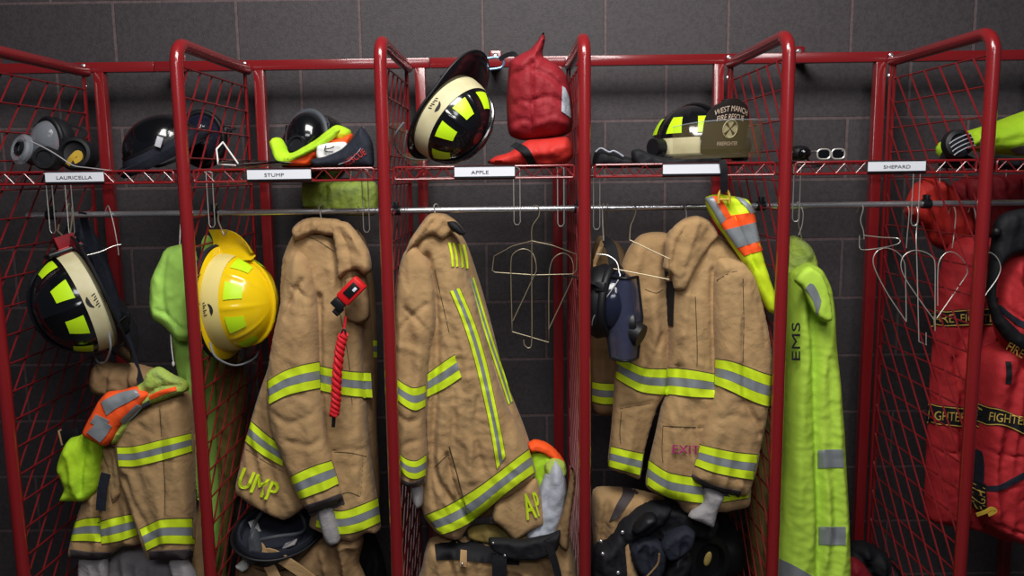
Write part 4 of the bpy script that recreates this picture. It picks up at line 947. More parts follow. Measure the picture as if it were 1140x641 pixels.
c = Cloth([(543, 181), (552, 174), (566, 170), (578, 162), (588, 156), (610, 154), (630, 152), (637, 160), (638, 174), (630, 182), (612, 186), (590, 185), (560, 185)], .13, T=.05, w=.05, wr=.002, wr2=.004, seed=72, folds=[([(575, 166), (600, 170), (632, 164)], .006, .01), ([(560, 178), (590, 178), (625, 176)], -.006, .006)], back=.04)
b2 = c.build('lower_bag', 'bagred2', bag)
band(c, [(574, 158), (588, 165), (598, 184)], [(568, 163), (580, 170), (590, 186)], b2, 'black_strap', 'black', .004, .003)
# fourth shelf: gloves; fifth shelf: sunglasses
gl = thing('work_gloves', P(690, 180, .1), 'pair of black gloves with a grey edge lying at the left of the fourth shelf', 'gloves')
c = Cloth([(660, 176), (664, 167), (676, 166), (690, 172), (704, 176), (720, 180), (724, 185), (700, 187), (670, 187), (660, 185)], .10, T=.04, w=.02, wr=.005, wr2=.004, seed=81, step=.005); b_ = c.build('glove', 'black', gl)
m = MB(); m.tube([Vector(q) for q in smoothline([tuple(P(*q)) for q in [(663, 169, .058), (669, 165, .058), (678, 169, .056), (684, 168, .056), (694, 174, .06)]])], .0022, 6); m.build('grey_edge', 'grey', b_)
Cloth([(704, 180), (703, 168), (712, 166), (726, 172), (745, 176), (770, 172), (800, 173), (800, 184), (740, 187), (712, 187)], .06, T=.03, w=.012, wr=.003, wr2=.003, seed=82, step=.005).build('glove', 'black', gl)
sg = thing('sunglasses', P(925, 178, .08), 'silver rimmed sunglasses lying on the nearly empty fifth shelf', 'sunglasses')
for cx, cz in ((913, 175), (929, 175)):
    q = P(cx+4, cz, .08); pts = [(q.x+.017*math.copysign(abs(math.cos(t))**.7, math.cos(t)), .08, SZ+.018+.013*math.copysign(abs(math.sin(t))**.7, math.sin(t))) for t in np.linspace(0, 2*math.pi, 25)[:-1]]
    MB().tube(pts, .0022, 6, closed=True).build('rim', 'wire', sg); m = MB(); m.add(pts, [tuple(range(24))]); m.add([(a_[0], a_[1]+.002, a_[2]) for a_ in pts], [tuple(range(24))[::-1]]); m.build('lens', 'gloss', sg, smooth=False)
for sx_ in (909, 937): q = P(sx_, 172, .08); MB().tube([(q.x, .08, SZ+.026), (q.x+.002, .16, SZ+.026), (q.x+.002, .19, SZ+.012)], .002, 6).build('temple', 'wire', sg)
q = P(892, 176, .1)
gg = thing('goggles', q, 'small black goggles lying left of the sunglasses', 'goggles')
m = MB(); m.ellip((q.x, .12, SZ+.022), .028, .03, .02, 20, e=.8); m.build('frame', 'rubber', gg); MB().ellip((q.x+.006, .095, SZ+.022), .018, .014, .014, 16).build('lens', 'gloss', gg)
straptube([(898, 176, .12), (905, 183, .11), (914, 184, .1), (905, 186, .08), (888, 186, .08)], .012, .003, 'strap', 'black', gg, axis=(0, 0, 1))

# ================================================================ CLOTHING IN HIGH-VISIBILITY LIME
# lime hooded shirt left of the second divider
r = thing('hooded_shirt', P(188, 290, .2), 'pale lime hooded shirt with white drawstring left of the second divider', 'shirt')
c = Cloth([(180, 288), (186, 276), (200, 272), (212, 268), (218, 280), (221, 300), (219, 340), (216, 372), (206, 380), (198, 376), (184, 362), (172, 354), (168, 340), (170, 310)], .15, T=.06, w=.055, wr=.004, wr2=.002, seed=91, folds=[([(176, 345), (190, 352), (206, 370)], -.006, .005), ([(186, 285), (182, 320), (186, 350)], -.006, .008)])
c.build('hood', 'lime_pale', r)
c = Cloth([(192, 368), (206, 376), (219, 372), (223, 420), (226, 480), (227, 540), (222, 560), (214, 500), (205, 450), (198, 410)], .22, T=.04, w=.03, wr=.006, wr2=.003, seed=92); c.build('shirt_body', 'lime_pale', r)
c = Cloth([(226, 270), (236, 268), (242, 300), (240, 420), (242, 520), (246, 600), (238, 640), (230, 560), (226, 420)], .36, T=.05, w=.03, wr=.008, wr2=.004, seed=93, slope=0); c.build('far_sleeve', 'lime_pale', r)
m = MB(); m.tube([Vector(q) for q in smoothline([tuple(P(*q)) for q in [(190, 372, .12), (191, 386, .12), (193, 402, .115)]])], .0016, 6); ds = m.build('drawstring', 'white', r); q = P(193, 405, .115)
MB().ellip(q, .004, .004, .008, 10).build('cord_tip', 'white', r)
MB().tube([P(200, 274, .15), P(201, 250, .19), (P(202, 240, RY).x, RY, RZ+.011), (P(206, 240, RY).x, RY+.014, RZ)], .0018, 6).build('hang_hook', 'wire', r)
ow = thing('work_trousers', P(250, 430, .4), 'olive and tan trousers seen through the second divider mesh below the yellow helmet', 'trousers')
Cloth([(228, 395), (250, 388), (268, 398), (276, 440), (270, 500), (262, 560), (256, 610), (252, 660), (228, 660), (228, 560), (226, 460)], .44, T=.07, w=.05, wr=.012, wr2=.004, seed=94, vert=3, slopex=.0).build('trouser_leg', 'olive', ow)
# safety vest and lime cloth over the low coat
r = thing('safety_vest', P(130, 440, .1), 'lime safety vest with orange and grey bands draped left of the low coat', 'vest')
c = Cloth([(66, 520), (70, 502), (78, 488), (90, 484), (100, 472), (112, 470), (120, 476), (116, 500), (112, 520), (108, 545), (98, 556), (82, 556), (68, 555), (74, 540)], .10, T=.045, w=.035, wr=.006, wr2=.003, seed=95,
          folds=[([(95, 492), (92, 520), (90, 548)], -.010, .006), ([(106, 490), (104, 530)], .008, .007), ([(76, 505), (82, 525), (84, 545)], .006, .01)])
c.build('lime_front', 'lime', r)
c = Cloth([(92, 482), (100, 464), (110, 446), (120, 436), (136, 434), (152, 430), (166, 438), (160, 450), (148, 462), (136, 474), (128, 488), (118, 496), (104, 490)], .055, T=.024, w=.03, wr=.003, wr2=.002, seed=96, back=.015); b_ = c.build('banded_shoulder', 'orange', r)
band(c, [(113, 447), (124, 441), (136, 436), (152, 433)], [(119, 462), (130, 454), (142, 448), (156, 440)], b_, 'grey_band', 'silver', .003, .002)
band(c, [(101, 470), (108, 474), (116, 478)], [(107, 461), (114, 464), (122, 468)], b_, 'grey_band', 'silver', .003, .002)
band(c, [(97, 481), (104, 474), (110, 466)], [(112, 492), (119, 484), (125, 474)], b_, 'grey_band', 'silver', .0035, .002)
band(c, [(134, 468), (144, 458), (152, 450)], [(138, 473), (150, 463), (160, 452)], b_, 'grey_band', 'silver', .003, .002)
c = Cloth([(150, 432), (160, 424), (166, 412), (178, 408), (192, 416), (208, 424), (210, 434), (196, 440), (180, 446), (164, 452), (152, 462), (142, 480), (132, 492), (124, 494), (128, 480), (138, 466), (152, 448)], .075, T=.03, w=.02, wr=.006, wr2=.003, seed=97, back=.015,
          folds=[([(160, 440), (180, 430), (205, 430)], -.010, .006), ([(166, 416), (184, 424), (206, 428)], -.006, .005)])
b_ = c.build('lime_back', 'lime_crumple_and_shade', r)
band(c, [(166, 440), (180, 434), (196, 430)], [(168, 445), (182, 439), (197, 434)], b_, 'orange_edge', 'orange', .003, .002)
r = thing('black_notebook', P(78, 484, .15), 'small black flat case with tan edge behind the lime vest at left', 'case')
m = MB(); a = P(79, 485, .17); T = Matrix.Translation(a) @ Matrix.Rotation(R_(-8), 4, 'Y'); m.box(-.026, .026, -.006, .006, -.02, .02, bev=.002); m.v = [tuple(T @ Vector(v)) for v in m.v]; m.build('case_body', 'plastic', r)
m = MB(); m.box(-.030, -.026, -.008, .008, -.022, .022, bev=.001); m.v = [tuple(T @ Vector(v)) for v in m.v]; m.build('tan_edge', 'tan', r)
# lime garment behind the rod, second bay
r = thing('safety_shirt', P(375, 215, .4), 'lime safety shirt hanging behind the rod above the coat with the flashlight', 'shirt')
Cloth([(336, 206), (350, 202), (385, 202), (418, 203), (421, 232), (415, 240), (390, 240), (366, 238), (362, 234), (354, 234), (350, 232), (338, 230)], .42, T=.04, w=.03, wr=.008, wr2=.003, seed=98, folds=[([(362, 206), (362, 230)], -.02, .006)]).build('shirt_body', 'lime_crumple_and_shade', r)  # duller lime puts the shadow behind the rod into the cloth colour
MB().tube([P(390, 204, .40), (P(392, 200, .4).x, .39, SZ-.008)], .002, 6).build('hang_hook', 'wire', r)
# vest clipped below the fourth shelf
r = thing('safety_vest', P(805, 222, .1), 'lime vest with orange and grey bands clipped under the fourth shelf over the coat shoulder', 'vest')
c = Cloth([(785, 220), (796, 216), (815, 218), (832, 222), (838, 232), (842, 252), (848, 280), (858, 312), (869, 343), (864, 350), (855, 346), (846, 330), (836, 308), (822, 285), (808, 265), (796, 248), (787, 232)], .045, T=.03, w=.022, wr=.003, wr2=.002, seed=99, back=.012,
          folds=[([(812, 225), (830, 270), (850, 320)], -.007, .004), ([(824, 226), (838, 270)], -.004, .003)])
b_ = c.build('vest_cloth', 'trim', r)
band(c, [(798, 243), (812, 240), (826, 238), (839, 236)], [(806, 256), (818, 253), (830, 250), (842, 247)], b_, 'orange_band', 'orange', .0025, .002)
band(c, [(806, 256), (818, 253), (830, 250), (842, 247)], [(820, 276), (830, 273), (840, 270), (846, 268)], b_, 'grey_band', 'silver', .0035, .002)
band(c, [(820, 276), (830, 273), (840, 270), (846, 268)], [(828, 285), (836, 282), (844, 280), (849, 278)], b_, 'orange_band', 'orange', .0025, .002)
band(c, [(784, 221), (792, 232), (802, 250)], [(793, 218), (800, 230), (808, 244)], b_, 'grey_strap', 'silver', .003, .002)
band(c, [(793, 218), (800, 230), (808, 244)], [(801, 218), (808, 230), (814, 241)], b_, 'orange_strap', 'orange', .0035, .002)
band(c, [(818, 219), (828, 228), (836, 238)], [(826, 220), (835, 228), (841, 236)], b_, 'grey_strap', 'silver', .003, .002)
cl_ = thing('yellow_clip', P(806, 218, .03), 'yellow plastic clip on a black strap hanging from the fourth shelf', 'clip')
straptube([(804, 178, -.012), (806, 190, -.014), (806, 205, -.006), (806, 214, .0)], .018, .003, 'strap', 'black', cl_)
m = MB(); m.tube([Vector(q) for q in smoothline([tuple(P(*q)) for q in [(800, 226, .005), (800, 218, .005), (803, 212, .005), (809, 212, .005), (812, 218, .005), (812, 226, .005)]])], .0035, 8); m.tube([P(800, 222, .005), P(812, 222, .005)], .003, 8); m.build('clip_body', 'dryyellow', cl_)
# long lime jacket right of the fifth divider
r = thing('safety_jacket', P(890, 262, .15), 'long lime safety jacket with two grey bands hanging in the fifth bay', 'jacket')
c = Cloth([(876, 268), (884, 262), (896, 268), (905, 278), (910, 300), (903, 330), (880, 332), (868, 310)], .28, T=.05, w=.035, wr=.006, wr2=.006, seed=101); c.build('hood', 'lime_crumple_and_shade', r)
c = Cloth([(880, 306), (888, 298), (900, 292), (912, 298), (922, 318), (926, 345), (928, 380), (933, 430), (937, 480), (939, 520), (942, 580), (941, 660), (900, 660), (866, 660), (862, 640), (866, 560), (871, 470), (874, 400), (876, 340)], .18, T=.085, w=.05, wr=.006, wr2=.002, vert=3, seed=102, back=.06, step=.0055,
          folds=[([(902, 330), (906, 400), (909, 480), (911, 560), (912, 650)], -.022, .012), ([(884, 320), (886, 420), (886, 560)], .006, .02), ([(922, 400), (928, 500), (930, 600)], -.005, .01), ([(894, 316), (890, 330), (884, 345)], -.006, .005)])
b_ = c.build('jacket_body', 'limejacket', r)
band(c, [(910, 501), (924, 500), (938, 500)], [(910, 521), (924, 520), (939, 520)], b_, 'grey_band', 'silver', .003, .002)
band(c, [(911, 586), (926, 586), (941, 586)], [(911, 606), (926, 606), (941, 606)], b_, 'grey_band', 'silver', .003, .002)
band(c, [(866, 621), (880, 627), (898, 637), (912, 646)], [(862, 650), (880, 655), (898, 660), (912, 662)], b_, 'grey_band', 'silver', .003, .002)
c = Cloth([(884, 312), (892, 300), (902, 296), (914, 304), (922, 322), (926, 344), (926, 356), (918, 358), (908, 352), (901, 340), (893, 322)], .07, T=.018, w=.014, wr=.002, wr2=.001, seed=103, back=.01); f_ = c.build('shoulder_flap', 'limejacket', r)
band(c, [(896, 322), (902, 315), (908, 320), (914, 334)], [(904, 332), (908, 344), (909, 352), (913, 340)], f_, 'grey_patch', 'silver', .002, .002)
lettering(c.__class__([(872, 330), (890, 330), (890, 420), (872, 420)], .10, T=.005, w=.01, wr=0, wr2=0) if False else Cloth([(874, 330), (892, 330), (892, 420), (874, 420)], .115, T=.005, w=.01, wr=0, wr2=0), 'EMS', 889, 400, 9, 0, -1, b_, 'ink', name='black_lettering', squeeze=2.0, off=.012, bold=.3)
MB().tube([P(894, 272, .26), P(889, 250, .22), (P(888, 240, RY).x, RY, RZ+.011), (P(884, 240, RY).x, RY-.014, RZ)], .0018, 6).build('hang_hook', 'wire', r)
# lime jacket on the last shelf
r = thing('safety_jacket', P(1100, 160, .2), 'folded lime jacket lying on the rightmost shelf', 'jacket')
c = Cloth([(1044, 166), (1050, 156), (1070, 148), (1098, 139), (1130, 127), (1160, 118), (1190, 125), (1190, 180), (1150, 182), (1120, 173), (1098, 172), (1082, 168), (1060, 174), (1048, 176)], .22, T=.10, w=.06, wr=.006, wr2=.003, seed=104, back=.05, folds=[([(1090, 160), (1120, 156), (1160, 150)], -.006, .008)]); b_ = c.build('jacket_body', 'lime', r)
band(c, [(1124, 166), (1140, 162), (1160, 160)], [(1132, 173), (1145, 172), (1162, 170)], b_, 'grey_band', 'silver', .003, .002)
r = thing('dark_bag', P(1120, 178, .1), 'low black cloth bundle under the lime jacket on the rightmost shelf', 'bag')
Cloth([(1090, 178), (1100, 172), (1120, 172), (1150, 176), (1190, 176), (1190, 188), (1090, 188)], .09, T=.05, w=.02, wr=.004, wr2=.003, seed=105, step=.005).build('cloth', 'black', r)
hb = thing('goggles', P(1070, 165, .1), 'black goggles with grey stripes standing behind the rightmost divider', 'goggles')
q = P(1070, 166, .1); m = MB(); T = Matrix.Translation((q.x, .12, SZ+.04)) @ Matrix.Rotation(R_(-25), 4, 'Y')
m.lathe([(0, -.02), (.034, -.02), (.040, -.008), (.036, .014), (.026, .018), (.02, .012), (0, .012)], 28, mtx=T @ Matrix.Rotation(R_(80), 4, 'X')); m.build('frame', 'rubber', hb)
for k in range(4):
    m = MB(); m.tube([tuple(T @ Vector((.032*math.cos(t), -.024, -.02+.011*k+.006*math.sin(t)))) for t in np.linspace(math.pi*.1, math.pi*.9, 9)], .0013, 5); m.build('stripe', 'grey', hb)
Cloth([(1047, 180), (1052, 168), (1062, 166), (1076, 172), (1092, 180), (1090, 187), (1050, 187)], .17, T=.03, w=.02, wr=.003, wr2=.002, seed=106, step=.005).build('strap_bundle', 'black', hb)

# ================================================================ RED PACK, HARNESS AND ORANGE GEAR IN THE LAST BAY
r = thing('wildland_jacket', P(1070, 215, .3), 'long red jacket with black lettered strips hanging behind the rightmost divider', 'jacket')
c = Cloth([(1042, 330), (1050, 290), (1060, 270), (1085, 262), (1110, 270), (1120, 320), (1124, 400), (1126, 480), (1128, 560), (1120, 600), (1095, 592), (1070, 585), (1048, 582), (1030, 574), (1031, 520), (1034, 450), (1038, 390)], .24, T=.07, w=.05, wr=.007, vert=2, seed=111,
          folds=[([(1062, 400), (1068, 440), (1072, 500)], -.01, .008), ([(1034, 500), (1070, 504), (1100, 500)], -.006, .004), ([(1096, 300), (1094, 400)], -.006, .008)])
b_ = c.build('jacket_body', 'coral', r)
def strip_text(c, top, bot, txts, par, nm='lettered_strip'):
    s_ = band(c, top, bot, par, nm, 'black', .004, .003)
    for (l, off) in ((top, 1.2), (bot, -1.2)):
        band(c, [(x, y+off-.5) for x, y in l], [(x, y+off+.5) for x, y in l], s_, 'gold_edge', 'letter', .0062, .0005)
    for t, x, y, h, dx, dy, sq in txts: lettering(c, t, x, y, h, dx, dy, s_, 'letter', name='gold_lettering', off=.0075, squeeze=sq)
strip_text(c, [(1036, 347), (1060, 345), (1085, 343), (1112, 342)], [(1035, 364), (1060, 363), (1085, 362), (1112, 362)], [('FIRE', 1038, 359, 9, 30, -1, 1.0), ('FIGHTER', 1068, 358, 9, 30, 0, .9)], b_)
strip_text(c, [(1032, 449), (1060, 452), (1090, 454), (1124, 452)], [(1031, 471), (1060, 474), (1090, 476), (1124, 473)], [('FIGHTER', 1032, 466, 10, 30, 2, .75), ('FIRE', 1068, 469, 10, 30, 1, .9)], b_)
r2 = thing('equipment_pack', P(1125, 280, .1), 'red pack with dark trim and FIGHTER strap at the right photo edge', 'pack')
c = Cloth([(1110, 300), (1118, 285), (1135, 272), (1160, 268), (1190, 280), (1190, 440), (1150, 440), (1134, 420), (1122, 396), (1110, 370), (1104, 340)], .10, T=.07, w=.04, wr=.006, wr2=.003, seed=112, back=.04, folds=[([(1112, 330), (1130, 350), (1160, 362)], -.012, .005), ([(1124, 300), (1140, 320), (1160, 330)], -.006, .008)]); u_ = c.build('upper_pouch', 'coral', r2)
band(c, [(1107, 330), (1120, 345), (1140, 358), (1170, 366)], [(1106, 337), (1119, 352), (1139, 365), (1170, 373)], u_, 'dark_trim', 'navy', .004, .003)
c = Cloth([(1088, 400), (1100, 385), (1125, 378), (1160, 392), (1190, 400), (1190, 610), (1150, 607), (1120, 598), (1095, 582), (1080, 560), (1080, 520), (1084, 450)], .13, T=.085, w=.05, wr=.007, wr2=.003, seed=113, back=.04,
          folds=[([(1092, 500), (1120, 506), (1160, 508)], -.007, .004), ([(1084, 570), (1110, 584), (1150, 596)], -.010, .005), ([(1118, 545), (1130, 538), (1142, 548), (1130, 558)], -.006, .003), ([(1100, 430), (1098, 480)], .006, .01)]); l_ = c.build('lower_pouch', 'coral', r2)
strip_text(c, [(1082, 452), (1100, 452), (1118, 456), (1140, 466), (1170, 480)], [(1082, 474), (1100, 473), (1118, 474), (1140, 484), (1170, 500)], [('FIGHTER', 1099, 467, 9.5, 30, 4, .86)], l_)
band(c, [(1091, 540), (1110, 540), (1125, 533), (1142, 524)], [(1091, 545), (1111, 546), (1127, 539), (1143, 530)], l_, 'dark_trim', 'navy', .004, .003)
band(c, [(1089, 503), (1090, 520), (1089, 545)], [(1094, 503), (1095, 520), (1094, 545)], l_, 'dark_trim', 'navy', .004, .003)
band(c, [(1086, 538), (1086, 554), (1087, 570)], [(1096, 538), (1097, 554), (1097, 572)], l_, 'lettered_tag', 'black', .007, .003)
lettering(c, 'FIGHT', 1094.5, 567, 6.5, 0, -1, l_, 'letter', name='gold_lettering', off=.011, squeeze=1.1)
band(c, [(1119, 402), (1120, 415), (1119, 427)], [(1125, 402), (1126, 415), (1125, 427)], l_, 'black_slot', 'black', .003, .002)
straptube([(1087, 573, .035), (1096, 570, .03), (1104, 566, .03), (1108, 569, .03), (1100, 573, .03)], .01, .003, 'yellow_tag', 'dryyellow', r2)
r3 = thing('harness_strap', P(1125, 250, .08), 'wide black shoulder strap with gold letters above the red pack', 'strap')
c = Cloth([(1106, 250), (1116, 238), (1140, 232), (1190, 236), (1190, 280), (1150, 282), (1128, 284), (1112, 300), (1108, 330), (1116, 350), (1140, 372), (1170, 388), (1170, 410), (1146, 398), (1122, 382), (1106, 360), (1098, 330), (1102, 280)], .045, T=.028, w=.03, wr=.005, wr2=.003, seed=114, back=.012); b_ = c.build('webbing', 'black', r3)
lettering(c, 'FIRE', 1119, 388, 9, 24, 14, b_, 'letter', name='gold_lettering', off=.004, squeeze=.9)
MB().tube([P(1150, 240, .04), P(1150, 232, .12), (P(1150, 228, RY).x, RY, RZ+.012), (P(1150, 228, RY).x, RY+.014, RZ)], .003, 6).build('hang_hook', 'plastic', r3)
MB().ellip(P(1110, 258, .015), .012, .01, .012, 14).build('snap', 'rubber', r3)
r4 = thing('orange_hood', P(1030, 210, .3), 'orange cloth hood with small lettering between shelf and rod behind the rightmost divider', 'hood')
c = Cloth([(1010, 222), (1018, 205), (1030, 198), (1048, 200), (1062, 212), (1075, 230), (1080, 255), (1070, 274), (1050, 278), (1038, 272), (1030, 255), (1016, 246), (1008, 236)], .34, T=.06, w=.04, wr=.006, wr2=.004, seed=115, folds=[([(1030, 205), (1036, 230), (1044, 260)], -.01, .007)]); b_ = c.build('hood_cloth', 'bagred2', r4)
lettering(c, 'BE', 1042, 262, 7, 20, 1, b_, 'bagred', name='small_lettering', off=.004)
MB().tube([P(1046, 206, .3), (P(1046, 200, .3).x, .3, SZ-.01)], .002, 6).build('hang_hook', 'wire', r4)
r5 = thing('red_bundle', P(1110, 215, .4), 'dark red cloth bundle hanging behind the rod at the right photo edge', 'bundle')
Cloth([(1060, 206), (1080, 196), (1120, 194), (1190, 196), (1190, 262), (1120, 264), (1085, 262), (1062, 240)], .46, T=.05, w=.05, wr=.01, wr2=.004, seed=116).build('cloth', 'bagred', r5)
MB().tube([P(1120, 200, .44), (P(1120, 190, .44).x, .44, SZ-.01)], .002, 6).build('hang_hook', 'wire', r5)
r6 = thing('black_bundle', P(980, 620, .35), 'dark red and black bundle lying at the bottom of the fifth bay', 'bundle')
c = Cloth([(938, 622), (946, 606), (958, 601), (972, 606), (990, 618), (1004, 640), (1008, 668), (938, 668)], .42, T=.07, w=.05, wr=.01, wr2=.005, seed=117, folds=[([(948, 610), (966, 630), (980, 656)], -.02, .01)]); c.build('cloth', 'black', r6)
Cloth([(939, 630), (950, 620), (962, 628), (976, 650), (978, 668), (938, 668)], .34, T=.04, w=.03, wr=.006, wr2=.005, seed=118).build('red_cloth', 'bagred', r6)

# ================================================================ HANGING FACE MASK, FOURTH BAY
p = P(679, 336, .075)
mk = mask(p, (.12, .15, 1), (.85, -.45, .0), 'dark blue-black breathing mask hanging from the rod left of the open coat', s=1.15, lens='lens')
m = MB(); m.cyl((.0, .055, -.06), (.0, .085, -.07), .030, 22, r2=.026); m.build('voice_port', 'rubber', mk, local=True)
ls = thing('mask_lanyard', P(676, 270, .14), 'tan loop and grey cover strap carrying the dark hanging face mask', 'strap')
straptube([(668, 275, .16), (664, 285, .15), (662, 296, .15), (667, 300, .14)], .008, .003, 'loop', 'tan', ls)
straptube([(671, 268, .17), (680, 275, .16), (684, 300, .14), (680, 330, .12)], .03, .004, 'black_strap', 'black', ls)
straptube([(671, 268, .17), (667, 280, .16), (662, 292, .15)], .012, .003, 'tan_strap', 'tan_dark', ls)
MB().tube([P(672, 268, .16), P(671, 250, .18), (P(670, 236, RY).x, RY-.013, RZ), (P(672, 230, RY).x, RY, RZ+.012), (P(674, 236, RY).x, RY+.013, RZ)], .0018, 6).build('hang_hook', 'wire', ls)
sv = thing('spare_lens', P(700, 350, .12), 'smoky blue curved lens hanging behind the dark mask against the coat', 'lens')
m = MB(); g = [[(lambda q: (q.x, q.y-.05*math.cos(u*1.3), q.z))(P(694+20*u*(1-.25*abs(t)), 352+45*t, .05)) for u in np.linspace(-1, 1, 15)] for t in np.linspace(-1, 1, 11)]
m.sheet(g); m.sheet([[(a_[0], a_[1]+.002, a_[2]) for a_ in q] for q in g[::-1]]); m.build('curved_lens', mat('smoky_blue_lens', (70, 74, 100), .15, 0, .5, alpha=.45), sv)
m = MB(); m.tube([g[0][i] for i in range(15)]+[q[-1] for q in g[1:]]+[g[-1][i] for i in range(13, -1, -1)]+[q[0] for q in g[-2:0:-1]], .004, 8, closed=True); m.build('lens_rim', 'rubber', sv)
straptube([(694, 306, .04), (690, 300, .08), (684, 296, .12)], .012, .004, 'strap', 'black', sv)

# ================================================================ WIRE HANGERS
def HG(label, lines, m='wire', r=.0014):
    return wirething('wire_hanger', lines, r, m, label, 'hanger', 'wire coat hangers on the rod')
yh = RY
HG('empty wire hanger with two trouser loops hanging beside the striped coat', [
    ([(590, 238, yh+.012), (594, 228.5, yh), (600, 231, yh-.012), (600, 240, yh-.012), (594, 249, yh-.012), (592, 256, yh-.01), (592, 268, yh-.01)], 'hook'),
    ([(592, 268, yh-.01), (570, 274, yh), (550, 285, yh+.01), (548, 301, yh+.01), (551, 303, yh+.01), (595, 306, yh), (638, 305, yh-.012), (642, 300, yh-.012), (642, 283, yh-.012), (615, 273, yh-.01), (592, 268, yh-.01)], 'shoulder_frame', 1),
    ([(570, 360, yh), (569, 320, yh), (569, 290, yh), (573, 281, yh), (583, 277, yh), (592, 281, yh), (596, 290, yh-.01), (597, 300, yh-.01), (594, 308, yh-.01), (571, 357, yh-.01)], 'trouser_loop'),
    ([(611, 367, yh), (611, 320, yh), (612, 300, yh), (616, 288, yh), (625, 282, yh), (634, 285, yh), (638, 294, yh-.01), (638, 305, yh-.01), (635, 315, yh-.01), (611, 366, yh-.01)], 'trouser_loop'),
    ([(570, 360, yh), (570, 369, yh), (611, 381, yh), (611, 366, yh)], 'lower_bar', 1),
    ([(592, 268, yh-.008), (592, 320, yh-.008), (592, 378, yh-.008), (589, 387, yh-.008), (584, 384, yh-.008), (583, 378, yh-.008)], 'centre_stem')], m='brass', r=.0014)
HG('wire hanger hanging sideways over the open coat next to the dark mask', [
    ([(701, 236, yh+.012), (704, 228, yh), (708, 232, yh-.013), (706, 242, yh-.03), (702, 252, yh-.06), (701, 267, .03)], 'hook'),
    ([(701, 267, .03), (745, 288, .0), (745, 311, .0), (683, 299, .035)], 'shoulder_frame', 1)], m='brass', r=.0016)
HG('bright wire hanger arm crossing the dark hanging mask', [
    ([(664, 283, .05), (676, 284, .04), (686, 291, .03), (689, 302, .02), (688, 312, .01), (663, 349, .01), (659, 362, .02)], 'shoulder_frame')])
HG('short wire hanger sideways on the rod right of the black helmet', [
    ([(117, 236, yh+.012), (120, 229, yh), (123, 236, yh-.012), (127, 252, yh-.02), (131, 274, yh-.03), (132, 284, yh-.03)], 'hook'),
    ([(97, 284, .12), (112, 280, .14), (126, 274, .16), (135, 272, .17)], 'shoulder_frame')])
HG('wire hanger seen edge on in the nearly empty fifth bay', [
    ([(954, 236, yh+.012), (958, 227, yh), (961, 232, yh-.012), (958, 245, yh-.012), (961, 256, yh-.012), (962, 266, yh-.012)], 'hook'),
    ([(962, 262, yh-.02), (980, 264, yh-.06), (998, 265, yh-.1), (1002, 268, yh-.1), (998, 272, yh-.1), (980, 276, yh-.05), (962, 278, yh-.02), (957, 275, yh), (957, 262, yh)], 'shoulder_frame')])
HG('left of the two looped wire hangers in the fifth bay, only one drop-shaped loop', [
    ([(1006, 236, yh+.012), (1009, 228, yh), (1012, 236, yh-.012), (1010, 262, yh-.01), (1009, 276, yh-.01)], 'hook'),
    ([(1009, 358, .16), (990, 330, .16), (976, 304, .16), (972, 290, .16), (976, 280, .16), (986, 276, .16), (998, 280, .16), (1006, 290, .16), (1008, 305, .16), (1009, 358, .16)], 'trouser_loop')])
HG('right of the two looped wire hangers in the fifth bay, with a long straight stem', [
    ([(1016, 238, yh+.012), (1019, 228, yh), (1022, 238, yh-.012), (1020, 262, .14), (1021, 300, .13), (1023, 380, .13)], 'hook'),
    ([(1041, 368, .13), (1041, 330, .13), (1041, 296, .13), (1038, 286, .13), (1028, 280, .13), (1016, 279, .13), (1006, 285, .13), (1003, 296, .13), (1008, 310, .13), (1024, 334, .13), (1040, 356, .13)], 'trouser_loop'),
    ([(1023, 380, .13), (1031, 384, .13), (1031, 370, .13)], 'foot', 1)])
HG('looped wire hanger behind the mesh in front of the red jacket', [
    ([(1056, 238, yh+.012), (1060, 228, yh), (1064, 238, yh-.012), (1062, 262, .13), (1060, 276, .13)], 'hook'),
    ([(1044, 340, .13), (1044, 305, .13), (1046, 290, .13), (1054, 281, .13), (1064, 282, .13), (1074, 292, .13), (1077, 302, .13), (1072, 312, .13), (1043, 354, .13)], 'trouser_loop')])
HG('looped wire hanger in front of the red jacket just right of the last divider', [
    ([(1078, 236, yh+.012), (1082, 228, yh), (1086, 238, yh-.012), (1088, 262, .1), (1096, 278, .07)], 'hook'),
    ([(1090, 292, .02), (1094, 284, .02), (1102, 281, .02), (1110, 287, .02), (1114, 298, .02), (1110, 310, .02), (1100, 324, .02), (1092, 336, .02)], 'trouser_loop')])
HG('straight thin wire of a lone hook below the fifth shelf label', [
    ([(886, 236, yh+.012), (890, 228, yh), (894, 236, yh-.012), (893, 250, yh-.012), (889, 262, yh-.012)], 'hook')])

# ================================================================ GEAR PILED AT THE BOTTOM
# second bay
r = thing('turnout_trousers', P(370, 630, .1), 'tan turnout trousers bunched at the bottom under the coat with the flashlight', 'trousers')
c = Cloth([(270, 618), (290, 612), (312, 620), (330, 612), (350, 600), (372, 594), (396, 586), (405, 600), (400, 625), (408, 668), (268, 668)], .16, T=.075, w=.05, wr=.008, wr2=.003, seed=121, folds=[([(300, 622), (330, 640), (360, 650)], -.02, .012), ([(340, 612), (380, 606), (400, 610)], .01, .01)]); c.build('trouser_cloth', 'tan_dark', r)
straptube([(284, 600, .07), (290, 612, .055), (300, 630, .04), (312, 655, .03)], .03, .005, 'suspender', 'tan', r)
straptube([(282, 622, .07), (300, 616, .05), (326, 630, .035), (350, 648, .03)], .03, .005, 'suspender', 'tan', r)
r = thing('dark_trousers', P(410, 620, .35), 'black trousers hanging behind the tan trousers of the second bay', 'trousers')
Cloth([(262, 560), (300, 570), (340, 590), (380, 600), (418, 596), (424, 668), (262, 668)], .42, T=.05, w=.05, wr=.01, wr2=.004, seed=122).build('cloth', 'black', r)
